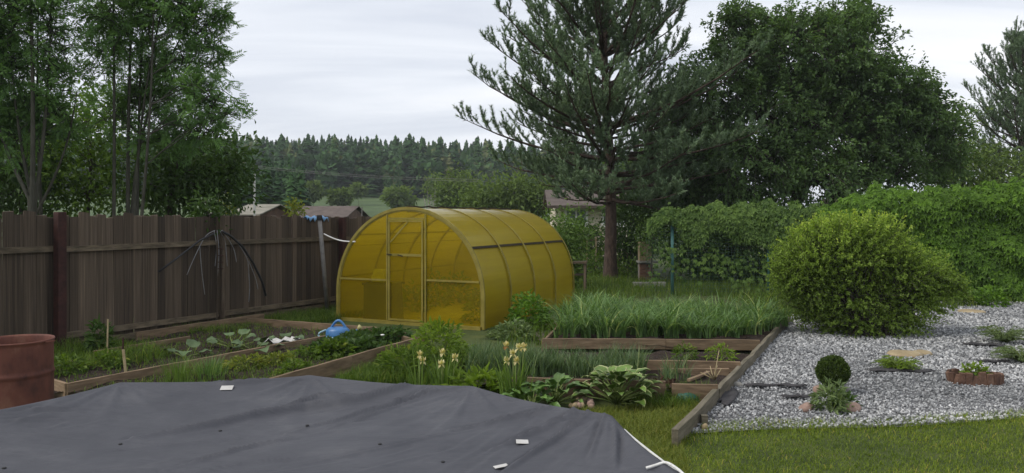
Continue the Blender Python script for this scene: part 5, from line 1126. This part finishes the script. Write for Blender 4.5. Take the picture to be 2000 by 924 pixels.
# ------------------------------------------------------------------ vegetable rows and grass (masses)
def grow(poly, n, hmin, hmax, wd, bend, mat, name, label, cat, rows=None, per=1, tone=None, z=0.1, seg=3, spread=.02):
    P = sample_poly(poly, n)
    if rows is not None:                                   # pull plants onto rows
        a, u_, pitch = rows; u_ = np.array(u_); v_ = np.array([-u_[1], u_[0]]); q = (P - a) @ v_; P = P + v_ * ((np.round(q / pitch) * pitch - q) * .8)[:, None]
    hs_ = rng.uniform(hmin, hmax, n)
    patch = vnoise(P, 1.7, 51) * .5 + vnoise(P, 5.5, 52) * .5; hs_ = hs_ * (1 + .3 * patch)
    if tone == 'patch': tone = np.clip(.45 + .3 * patch + rng.normal(0, .2, n) + .5 * (rng.random(n) < .06), 0, 1)
    if per > 1: hs_ = np.repeat(hs_, per) * rng.uniform(.65, 1.05, n * per); P = np.repeat(P, per, 0) + rng.normal(0, spread, (n * per, 2))
    o = blades(np.concatenate([P, np.full((len(P), 1), z)], 1), hs_, wd, bend, mat, name, seg=seg, tone=tone); tag(o, label, cat, kind='stuff'); return o
grow([np.array(G(1085, 664, .2))[:2] + [0, .75], np.array(G(1480, 666, .2))[:2] + [0, .75], (4.75, 13.0), (1.5, 14.9)], 900, .36, .68, .027, .85, 'garlic', 'garlic_rows', 'dense rows of tall garlic leaves in the far bed', 'garlic', rows=(np.array(GL0)[:2], (1, .0), .30), per=7, z=.11, seg=4)
grow([np.array(G(915, 732, .1))[:2], np.array(G(1262, 741, .1))[:2], np.array(G(1255, 722, .1))[:2], np.array(G(920, 708, .1))[:2]], 460, .30, .48, .011, .40, 'onion', 'onion_rows', 'blue green onion leaves in the bed before the garlic', 'onions', rows=(ON0, (1, -.05), .22), per=8, z=.085, seg=3)
grow([np.array(G(1290, 748, .1))[:2], np.array(G(1350, 748, .1))[:2], np.array(G(1345, 722, .1))[:2], np.array(G(1290, 722, .1))[:2]], 16, .2, .32, .010, .4, 'onion', 'onion_tufts', 'few onion tufts beside the bare soil at the bed end', 'onions', per=8, z=.085)
# lawn near right
LAWN = [(1.0, 4.6), (1.25, 6.6), np.array(G(1340, 846))[:2], np.array(G(1480, 838))[:2], np.array(G(1640, 834))[:2], np.array(G(1760, 832))[:2], np.array(G(1900, 822))[:2], np.array(G(2000, 814))[:2], (7.0, 7.4), (6.5, 4.6)]
grow(LAWN, 56000, .02, .06, .0055, .8, 'grass', 'lawn_grass', 'short green lawn grass in the lower right corner', 'grass', z=0.0, seg=2, per=1, tone='patch')
grow([(.95, 5.2), (.75, 6.9), np.array(G(1120, 805))[:2], np.array(G(1260, 795))[:2], np.array(G(1370, 790))[:2], (1.42, 6.3), (1.3, 5.4)], 15000, .03, .11, .006, .7, 'yellow_weeds', 'dry_grass', 'yellowish rough grass between pool cover and edging board', 'grass', z=0.0, seg=2)
grow([np.array(G(1290, 800))[:2], np.array(G(1160, 778))[:2], np.array(G(1280, 760))[:2], np.array(G(1400, 768))[:2], np.array(G(1350, 800))[:2]], 3000, .05, .2, .008, .6, 'weeds', 'tall_weeds', 'green weeds around the hosta and bed end', 'weeds', z=0.0, seg=2)
EDG = [np.array(G(x, y))[:2] for x, y in ((1335, 852), (1480, 848), (1640, 842), (1760, 841), (1900, 832), (2010, 822), (2010, 806), (1900, 814), (1760, 822), (1640, 824), (1480, 826), (1380, 830))]
grow(EDG, 2600, .03, .10, .006, .7, 'grass', 'edge_grass', 'ragged grass growing into the gravel edge', 'grass', z=0.0, seg=2, tone='patch')
grow([PA0, PA2, FP(2.6, .6), FP(-1.5, .6)], 2600, .03, .14, .011, .8, 'weeds', 'bed_weeds', 'scattered weeds on the soil beside the fence', 'weeds', z=.10, seg=2)
grow([PA0 + FN * .1, PB0, PB1, PA2 + FN * .1], 3200, .03, .12, .011, .8, 'weeds', 'bed_weeds', 'scattered weeds on the soil of the middle bed', 'weeds', z=.10, seg=2)
# weeds by the fence foot, between fence and greenhouse, behind the garden
grow([FP(1.6, .2), FP(1.8, 1.0), FP(5.4, 1.5), FP(6.0, .2)], 9000, .06, .24, .010, .6, 'weeds', 'fence_weeds', 'green weeds along the fence foot near the greenhouse', 'weeds', z=.02, seg=2)
grow([FP(-2.0, .3), FP(-2.0, 2.0), FP(.3, 2.2), FP(.6, .3)], 5200, .06, .22, .010, .6, 'weeds', 'corner_weeds', 'weeds in the bed corner behind the barrel', 'weeds', z=.10, seg=2)
grow([(-.3, 11.2), (.7, 11.4), (1.3, 17.5), (5.0, 18.8), (5.2, 14), (12, 17.2), (12.5, 18.4), (4, 24), (-1, 30), (1.6, 18.5)], 16000, .08, .30, .014, .6, 'weeds', 'rough_grass', 'rough grass behind the garlic bed and under the trees', 'grass', z=0.0, seg=2)
grow([np.array(G(640, 752))[:2], np.array(G(900, 752))[:2], np.array(G(860, 690))[:2], np.array(G(800, 690))[:2]], 5200, .06, .25, .009, .6, 'weeds', 'bank_weeds', 'green weeds on the bank below the middle raised bed', 'weeds', z=0.0, seg=2)

# ------------------------------------------------------------------ single plants of the left beds
def clump(name, px, py, h0, h, n, rad, wd, bend, mat, label, cat='plant', group=None, seg=4):
    c = np.array(G(px, py, h0)); root = empty(name, tuple(c), 0, label, cat, group)
    P = np.concatenate([rng.normal(0, rad * .5, (n, 2)), np.zeros((n, 1))], 1); ln = unit(P + rng.normal(0, .03, P.shape) * np.array([1, 1, 0])); blades(P, rng.uniform(h * .6, h * 1.05, n), wd, bend, mat, 'leaves', root, lean=ln, seg=seg); return root
clump('chive_clump', 350, 745, .10, .34, 170, .20, .008, .35, 'iris_leaf', 'upright green chive clump nearest the pool cover', 'chives')
clump('chive_clump', 410, 738, .10, .32, 170, .20, .008, .35, 'garlic', 'bluish chive clump right of the upright green one', 'chives')
def P0(px, py, h=.1): return tuple(G(px, py, h))
leafy('low_plant', P0(130, 728), .26, .26, .22, 260, .07, M['weeds'], 'green low plant in the bed corner right of the barrel', stems=6)
leafy('low_plant', P0(215, 715), .22, .25, .20, 220, .07, M['weeds'], 'green low plant before the wooden stake in the corner bed', stems=6)
leafy('tomato_plant', P0(195, 690), .16, .16, .42, 240, .10, M['shrub_dark'], 'dark bushy plant tied up near the red fence post', stems=5)
for px, py, h, lab in ((209, 700, .52, 'thin pale stake behind the dark bushy plant'), (246, 732, .30, 'short flat wooden stake in the corner bed'), (240, 715, .36, 'rusty thin stake standing in the corner bed')):
    c = G(px, py, .08); mb = MB(); mb.bar((0, 0, 0), (rng.normal(0, .02), 0, h), .03 if 'flat' in lab else .016, .014, up=(0, 1, 0)); tag(mb.build('stake', M['rust_post' if 'rusty' in lab else 'dry_stem'], None, loc=tuple(c)), lab, 'stake')
for px, py, rx, lab in ((480, 718, .28, 'brownish low plants beside the chives'), (545, 712, .22, 'low green seedling patch right of the brownish plants'), (600, 698, .26, 'low leafy patch in the middle of the middle bed'), (575, 728, .2, 'small green patch by the front plank of the middle bed')):
    leafy('bed_plant', P0(px, py), rx, rx * .8, .13, 260, .06, M['yellow_weeds' if 'brownish' in lab else 'weeds'], lab, stems=5)
for k, (px, py, lab) in enumerate(((640, 690, 'strawberry plant just below the watering can'), (690, 676, 'strawberry plant right of the watering can'), (735, 668, 'strawberry plant in the middle of the dark strawberry row'), (770, 664, 'rightmost strawberry plant at the end of the bed'), (710, 688, 'strawberry plant nearest the front plank'), (655, 695, 'strawberry plant on bare soil left of the nearest one'))):
    leafy('strawberry_plant', P0(px, py), .27, .30, .17, 300, .085, M['shrub_dark'] if k not in (5,) else M['weeds'], lab, group='strawberry plants', wr=.75, stems=6)
for k, (px, py) in enumerate(((686, 655), (700, 652), (717, 658), (747, 656))):
    c = G(px, py, .25); mb = MB(); mb.lathe([(0, 0), (.02, .004), (.032, .016), (.02, .022), (0, .018)], 8); tag(mb.build('white_flower', M['white'], None, smooth=True, loc=tuple(c)), ['white flower touching the watering can spout', 'white flower under the watering can rose', 'white flower over the strawberry leaves', 'rightmost white flower over the strawberry leaves'][k], 'flower', 'white flowers by the watering can')
# squash with big leaves
def big_leaf(name, mat_c, mat_e, L, W, edge, seed, cup=.12, lob=0.0):
    r = np.random.default_rng(seed); nu, nv = 11, 12; V = []
    for a in range(nu + 1):
        t = a / nu; wd = W * (math.sin(math.pi * min(t ** .72 * .98 + .02, 1)) ** .75) * (1 + lob * math.sin(t * 17))
        for b in range(nv + 1):
            q = b / nv * 2 - 1; rip = .028 * L * math.sin(q * 9) * (1 - t) * .4
            z = L * (.30 * math.sin(t * 1.7) - .42 * t ** 2.4) + cup * L * q * q * (1 - .3 * t) + rip + r.normal(0, .004) * L + .03 * L * math.sin(t * 14 + seed) * abs(q) ** 2
            V.append([t * L, q * wd / 2, z])
    Fs, mi = [], []
    for a in range(nu):
        for b in range(nv):
            Fs.append([a * (nv + 1) + b, (a + 1) * (nv + 1) + b, (a + 1) * (nv + 1) + b + 1, a * (nv + 1) + b + 1]); mi.append(1 if (edge and (b in (0, nv - 1) or a >= nu - 1)) else 0)
    return mesh(name, V, Fs, None, mats=[mat_c, mat_e or mat_c], midx=mi, smooth=True)
def rosette(name, c, n, L, stalk, meshes, label, cat='plant', el=(15, 75), stalk_mat='stem'):
    root = empty(name, tuple(c), rng.random(), label, cat)
    for k in range(n):
        f = k / max(n - 1, 1); az = k * 2.399 + rng.normal(0, .15); e_ = R(el[0] + (el[1] - el[0]) * f + rng.normal(0, 5)); sl = stalk * (1.0 - .25 * f) * rng.uniform(.85, 1.1)
        d_ = np.array([math.cos(az) * math.cos(e_), math.sin(az) * math.cos(e_), math.sin(e_)]); tip = d_ * sl; tip[2] = max(tip[2], .05)
        link('leaf', meshes[k % len(meshes)], root, tuple(tip), (rng.normal(0, .15), -e_ * .45 + rng.normal(0, .1), az), [rng.uniform(.8, 1.12) * (1 - .12 * f)] * 3)
        mb = MB(); mb.tube([[0, 0, 0], tip * np.array([.45, .45, .6]), tip + d_ * .02], np.array([.009, .007, .005]), 5); mb.build('stalk', M[stalk_mat], root, smooth=True)
    return root
hm = [big_leaf('leaf', M['hosta'], M['hosta_edge'], .20, .165, True, s) for s in range(4)]
hp = [big_leaf('leaf', M['hosta_dark'], None, .19, .12, False, s + 10) for s in range(4)]
sq = [big_leaf('leaf', M['squash'], None, .20, .20, False, s + 20, .06, .06) for s in range(3)]
lm_ = [big_leaf('leaf', M['hosta_dark'], M['hosta_edge'], .17, .085, False, s + 30) for s in range(3)]
rosette('variegated_hosta', G(1205, 790), 46, .24, .36, hm, 'large hosta with cream edged leaves beside the bed plank', 'hosta', (14, 80))
rosette('hosta', G(1085, 790), 26, .19, .26, hp, 'plain green hosta left of the cream edged one', 'hosta', (18, 75))
rosette('hosta', G(1040, 800), 14, .19, .20, hp, 'small green hosta close to the pool cover edge', 'hosta', (18, 70))
rosette('squash_plant', G(455, 682, .1), 7, .3, .30, sq, 'squash plant with broad grey green leaves near fence', 'squash', (15, 50))
rosette('squash_plant', G(495, 690, .1), 6, .3, .26, sq, 'broad leaved squash plant right of the first one', 'squash', (12, 45))
rosette('squash_plant', G(360, 700, .1), 4, .25, .2, sq, 'small squash plant by the inner plank near fence', 'squash', (12, 45))
rosette('squash_plant', G(560, 672, .1), 4, .25, .2, sq, 'small squash plant left of the white cloth', 'squash', (12, 40))
mb = MB(); V = []
for a in range(9):
    for b in range(5): x, y = a / 8 * .55, b / 4 * .22; V.append([x, y, .05 + .035 * math.sin(a * 1.9 + b) + .04 * (a == 1) + rng.normal(0, .012)])
cl0 = link('white_cloth', mesh('white_cloth', V, [[a * 5 + b, (a + 1) * 5 + b, (a + 1) * 5 + b + 1, a * 5 + b + 1] for a in range(8) for b in range(4)], M['paper'], smooth=True), None, tuple(G(515, 676, .12)), (0, 0, R(28))); tag(cl0, 'crumpled pale cloth lying on soil behind the plank', 'cloth'); cl0.modifiers.new('solid', 'SOLIDIFY').thickness = .006

# ------------------------------------------------------------------ perennials in the middle
def P0g(px, py): return tuple(G(px, py))
leafy('goldenrod', P0g(855, 712), .42, .40, .62, 900, .10, M['lime'], 'tall yellow green feathery perennial before the greenhouse corner', wr=.32, stems=16)
for k, (px, py, h) in enumerate(((826, 622, .2), (858, 633, .16))): pass
leafy('goldenrod', P0g(800, 735), .38, .34, .34, 700, .09, M['weeds'], 'green feathery perennial left of the irises', wr=.32, stems=12)
leafy('perennial', P0g(770, 712), .22, .2, .22, 300, .07, M['lime'], 'low lime green perennial beside the end of front plank', wr=.35, stems=6)
leafy('perennial', P0g(900, 725), .3, .25, .30, 420, .09, M['weeds'], 'green perennial between the two iris groups', wr=.35, stems=8)
leafy('currant_bush', P0g(1036, 643), .40, .40, .60, 700, .09, M['creeper'], 'rounded green bush at the greenhouse front right corner', 'bush', wr=.7, stems=10)
leafy('peony', P0g(1000, 662), .38, .3, .26, 520, .09, M['juniper'], 'grey green low perennial before the rounded bush', wr=.4, stems=8)
leafy('lime_hosta', P0g(938, 775), .42, .32, .22, 500, .13, M['lime'], 'lime green leafy clump behind the cover peak', wr=.4, stems=8)
leafy('red_heuchera', P0g(1300, 772), .20, .2, .18, 220, .07, M['heuchera'], 'reddish purple low plant right of the big hosta', wr=.7, stems=5)
leafy('carrot_plant', P0(1338, 700, .1), .16, .16, .18, 220, .06, M['weeds'], 'feathery seedling left end of the narrow bed', wr=.3, stems=5)
leafy('carrot_plant', P0(1408, 702, .1), .18, .18, .2, 240, .06, M['lime'], 'feathery seedling at right end of the narrow bed', wr=.3, stems=5)
def iris(px, py_base, stalks, label, nleaf=40):
    c = np.array(G(px, py_base)); root = empty('iris', tuple(c), 0, label, 'iris')
    P = np.concatenate([rng.normal(0, .07, (nleaf, 2)), np.zeros((nleaf, 1))], 1); blades(P, rng.uniform(.35, .62, nleaf), .022, .28, 'iris_leaf', 'leaves', root, lean=unit(P + 1e-4), seg=4)
    for bx, by in stalks:
        t = np.array(D(bx, by, c[1] + rng.normal(0, .06))) - c; mb = MB(); mb.tube([[t[0] * .35, t[1] * .5, 0], t * np.array([.8, .9, .5]), t], np.array([.008, .007, .005]), 6); mb.build('stalk', M['stem'], root, smooth=True)
        B, A_, N_, LL = [], [], [], []; az = rng.random() * 6.28
        for k in range(3):
            a = az + k * 2.094; o_ = np.array([math.cos(a), math.sin(a), 0]); B += [t, t, t]; A_ += [o_ * .35 + UP, o_ * .55 + UP * .8 + np.array([-o_[1], o_[0], 0]) * .3, o_ * .2 + UP]; N_ += [o_, o_, -o_]; LL += [.062, .05, .055]
        V, Fq = leaf_quads(np.array(B), np.array(A_), np.array(N_), np.array(LL), np.array(LL) * .8, .3, -.25); obj('standard_petal', V, Fq, M['iris_bloom'], root, var=rng.random(len(Fq)))
        B, A_, N_ = [], [], []
        for k in range(3): a = az + 1.05 + k * 2.094; o_ = np.array([math.cos(a), math.sin(a), 0]); B.append(t); A_.append(o_ * .8 - UP * .55); N_.append(UP + o_)
        V, Fq = leaf_quads(np.array(B), np.array(A_), np.array(N_), .055, .036, .2, .2); obj('fall_petal', V, Fq, M['iris_fall' if rng.random() < .45 else 'iris_bloom'], root, var=rng.random(3))
iris(822, 770, [(820, 694), (826, 706)], 'leftmost cream iris standing before the feathery perennial', 16)
iris(868, 775, [(864, 690), (862, 712), (889, 700)], 'middle cream and rust iris group with three blooms', 36)
iris(1005, 788, [(988, 676), (1014, 680), (1023, 679), (1002, 692), (990, 706), (1008, 706)], 'right cream iris group with six blooms over the onions', 70)

# ------------------------------------------------------------------ rock garden on the gravel
def ball(c, r, label):
    root = empty('box_ball', tuple(c), 0, label, 'topiary'); n = 6500; u = rand_dir(n); P = u * (r * (.55 + .47 * rng.random(n) ** .5) * (1 + .05 * vnoise(u, 3, 2)))[:, None] + UP * (r + .10); V, Fq = leaf_quads(P, unit(u + rng.normal(0, .7, u.shape)), unit(u + rng.normal(0, .5, u.shape)), rng.uniform(.018, .034, n), .017); obj('foliage', V, Fq, M['box_ball'], root, var=np.clip(rng.normal(.45, .25, n), 0, 1))
    mb = MB(); mb.tube([[0, 0, 0], [.01, 0, .15], [0, 0, r]], .02, 7); mb.build('trunk', M['bark'], root, smooth=True)
ball(G(1626, 772), .165, 'clipped dark green ball shrub on the gravel')
leafy('garden_plant', P0g(1622, 806), .17, .17, .30, 330, .08, M['juniper'], 'pale green upright plant before the clipped ball', wr=.3, stems=8)
leafy('garden_plant', P0g(1645, 800), .13, .13, .16, 180, .07, M['shrub_dark'], 'dark green tuft right behind the pale upright plant', wr=.4, stems=5)
for k, (px, py, sx, sy, sz, m, lab) in enumerate(((1578, 803, .20, .13, .09, 'pink_stone', 'flat pinkish stone left of the pale upright plant'), (1661, 806, .17, .14, .12, 'pink_stone', 'rounded pinkish stone right of the pale upright plant'), (1598, 770, .12, .12, .13, 'pink_stone', 'reddish stone left below the clipped ball'), (1652, 768, .10, .1, .10, 'grey_stone', 'grey stone right below the clipped ball'),
        (1440, 756, .15, .10, .07, 'grey_stone', 'pale stone lying against the mossy edging board'), (1420, 778, .07, .06, .04, 'grey_stone', 'little grey stone by the black fabric near board'), (1893, 612, .55, .45, .09, 'tan_stone', 'flat tan stone by the hedge beyond the bush'), (1376, 842, .06, .05, .08, 'tan_stone', 'small pale stone at the lawn edge near board end'))):
    rock('stone', P0g(px, py), (sx, sy, sz), m, lab, seed=k + 60)
rock('flat_stone', P0g(1765, 696), (.66, .40, .09), 'tan_stone', 'large flat tan sandstone slab before the big bush', seed=81)
rock('flat_stone', P0g(1802, 694), (.34, .26, .08), 'tan_stone', 'smaller tan slab at right end of the large one', seed=83)
for k in range(14):
    c = G(1115 + rng.normal(0, 0) + 45 * rng.random(), 792 + 12 * rng.random()); rock('pebble', (c[0], c[1], .02 + .03 * rng.random()), (.07, .06, .06), 'pink_stone' if k % 2 else 'tan_stone', 'pinkish pebble in the heap below the big hosta', 'stone', 'pebble heap by the hosta', seed=k + 100)
def fern(px, py, w_, h_, n, mat, label, nm='spreading_plant', cat='plant'):
    c = np.array(G(px, py)); root = empty(nm, tuple(c), 0, label, cat); az = rng.random(n) * 6.283; Vs = []; Fs = []; vr = []; T = TubeSet()
    for k in range(n):
        o_ = np.array([math.cos(az[k]), math.sin(az[k]), 0]); L = w_ * rng.uniform(.6, 1.05); hh = h_ * rng.uniform(.4, 1.1); t = np.linspace(0, 1, 8); path = o_[None] * (L * t)[:, None] + UP * (hh * np.sin(t * 2.2))[:, None] + UP * .02; T.add(path, np.linspace(.005, .002, 8), 3)
        m = 26; tt = .12 + .88 * rng.random(m); B = np.stack([np.interp(tt, t, path[:, q]) for q in range(3)], 1); sd = np.array([-o_[1], o_[0], 0]); sg = np.where(rng.random(m) < .5, -1, 1)[:, None]; ax = unit(o_ * .7 + sd * sg * .8 + rng.normal(0, .2, (m, 3)) + UP * .15); V, Fq = leaf_quads(B, ax, unit(UP + rng.normal(0, .3, (m, 3))), rng.uniform(.03, .06, m), .012); Vs.append(V); vr.append(np.clip(rng.normal(.5, .2, m), 0, 1))
    V = np.concatenate(Vs); obj('foliage', V, np.arange(len(V)).reshape(-1, 4), M[mat], root, var=np.concatenate(vr)); T.build('stem', M['stem'], root)
fern(1755, 724, .30, .12, 70, 'lime', 'bright yellow green spreading plant before the tan slab'); fern(1962, 672, .42, .22, 90, 'juniper', 'grey green low juniper on the gravel at right', 'low_juniper', 'shrub'); fern(2000, 712, .40, .18, 90, 'juniper', 'low grey juniper cut by the right picture edge', 'low_juniper', 'shrub')
leafy('green_shrub', P0g(1936, 600), .30, .30, .45, 380, .10, M['creeper'], 'small green shrub at the foot of the creeper wall', 'shrub', stems=8)
leafy('hedge_plant', P0g(1860, 598), .45, .3, .38, 420, .10, M['weeds'], 'leafy weeds at the hedge foot right of the bush', stems=8)
def fabric(px, py, w_, d_, rz, label):
    V = []; n, m = 8, 5; r0 = rng.integers(100)
    for a in range(n):
        for b in range(m):
            k = 1 + .35 * math.sin(a * 1.7 + r0) * (b in (0, m - 1)); V.append([(a / (n - 1) - .5) * w_, (b / (m - 1) - .5) * d_ * k, .052 + .010 * math.sin(a * 2.1 + b * 1.3 + r0)])
    o = link('weed_fabric', mesh('weed_fabric', V, [[a * m + b, (a + 1) * m + b, (a + 1) * m + b + 1, a * m + b + 1] for a in range(n - 1) for b in range(m - 1)], M['fabric_black'], smooth=True), None, P0g(px, py), (0, 0, rz)); tag(o, label, 'fabric'); o.modifiers.new('solid', 'SOLIDIFY').thickness = .005
fabric(1412, 782, .28, .62, R(-24), 'bare black landscape fabric beside the mossy edging board'); fabric(1515, 760, .70, .10, R(-2), 'thin strip of black fabric leading to the clipped ball'); fabric(1560, 782, .34, .09, R(6), 'short black fabric strip left of the pale upright plant'); fabric(1760, 730, .80, .16, R(-3), 'torn black fabric under the yellow green plant'); fabric(1920, 678, .55, .18, R(-14), 'dark fabric edge under the grey green juniper'); fabric(1940, 712, .4, .10, R(-6), 'narrow black fabric near the right juniper')
# ring of bark pieces round a small plant
rc = G(1905, 752); rg = empty('stump_planter', tuple(rc), R(-12), 'oval brown planter of upright wood pieces on the gravel', 'planter')
for k in range(22):
    a = k / 22 * 6.283; x, y = .27 * math.cos(a), .13 * math.sin(a); mb = MB(); hh = .15 + rng.normal(0, .012); mb.box((0, 0, hh / 2), (.074, .035, hh), jit=.004); mb.build('wood_piece', M['stump'], rg, loc=(x, y, 0), rot=(rng.normal(0, .05), rng.normal(0, .05), math.atan2(.27 * math.cos(a) * .48 * 2.1, -.27 * math.sin(a) * 2.1)), bevel=.006)
mb = MB(); mb.lathe([(0, .11), (.20, .11), (.25, .09)], 20); V = np.concatenate(mb.V); V[:, 1] *= .46; link('soil', mesh('soil', V, mb.F, M['soil'], smooth=True), rg)
leafy('planter_plant', (rc[0], rc[1], .10), .13, .08, .16, 150, .06, M['lime'], 'small light green plant growing in the wood planter', wr=.5, stems=6)
# teal plastic at the bed end, dry stalk
c = G(1345, 785); mb = MB(); mb.lathe([(0, .12), (.06, .115), (.12, .085), (.15, .03), (.155, 0)], 16); V = np.concatenate(mb.V); V += rng.normal(0, .008, V.shape); V[:, 1] *= .6; o = link('plastic_net', mesh('plastic_net', V, mb.F, M['teal_net'], smooth=True), None, tuple(c)); tag(o, 'crumpled teal plastic heap between weeds and edging board', 'plastic')
ds = empty('dry_stalk', tuple(G(1396, 742, .09)), 0, 'dry straw coloured stalk in the bare soil beside the plank', 'dead plant')
for k in range(7):
    e_ = np.array([rng.normal(0, .06), rng.normal(0, .05), rng.uniform(.06, .16)]); 
    if k == 0: e_ = np.array([.05, 0, .34])
    mb = MB(); mb.tube([[0, 0, 0], e_ * .5 + rng.normal(0, .01, 3), e_], np.array([.009, .007, .004]), 5); mb.build('stalk', M['dry_stem'], ds, smooth=True)

# ------------------------------------------------------------------ thin evening haze
mb = MB(); mb.box((0, 8, 24), (6200, 6200, 50)); hm_, t_n, o_n = mat_new('haze_air')
pv = t_n.nodes.new('ShaderNodeVolumePrincipled'); pv.inputs['Color'].default_value = (0.80, 0.86, 0.92, 1); pv.inputs['Density'].default_value = 0.00045
t_n.links.new(pv.outputs[0], o_n.inputs['Volume']); hz_o = mb.build('haze', hm_); hz_o['kind'] = 'stuff'
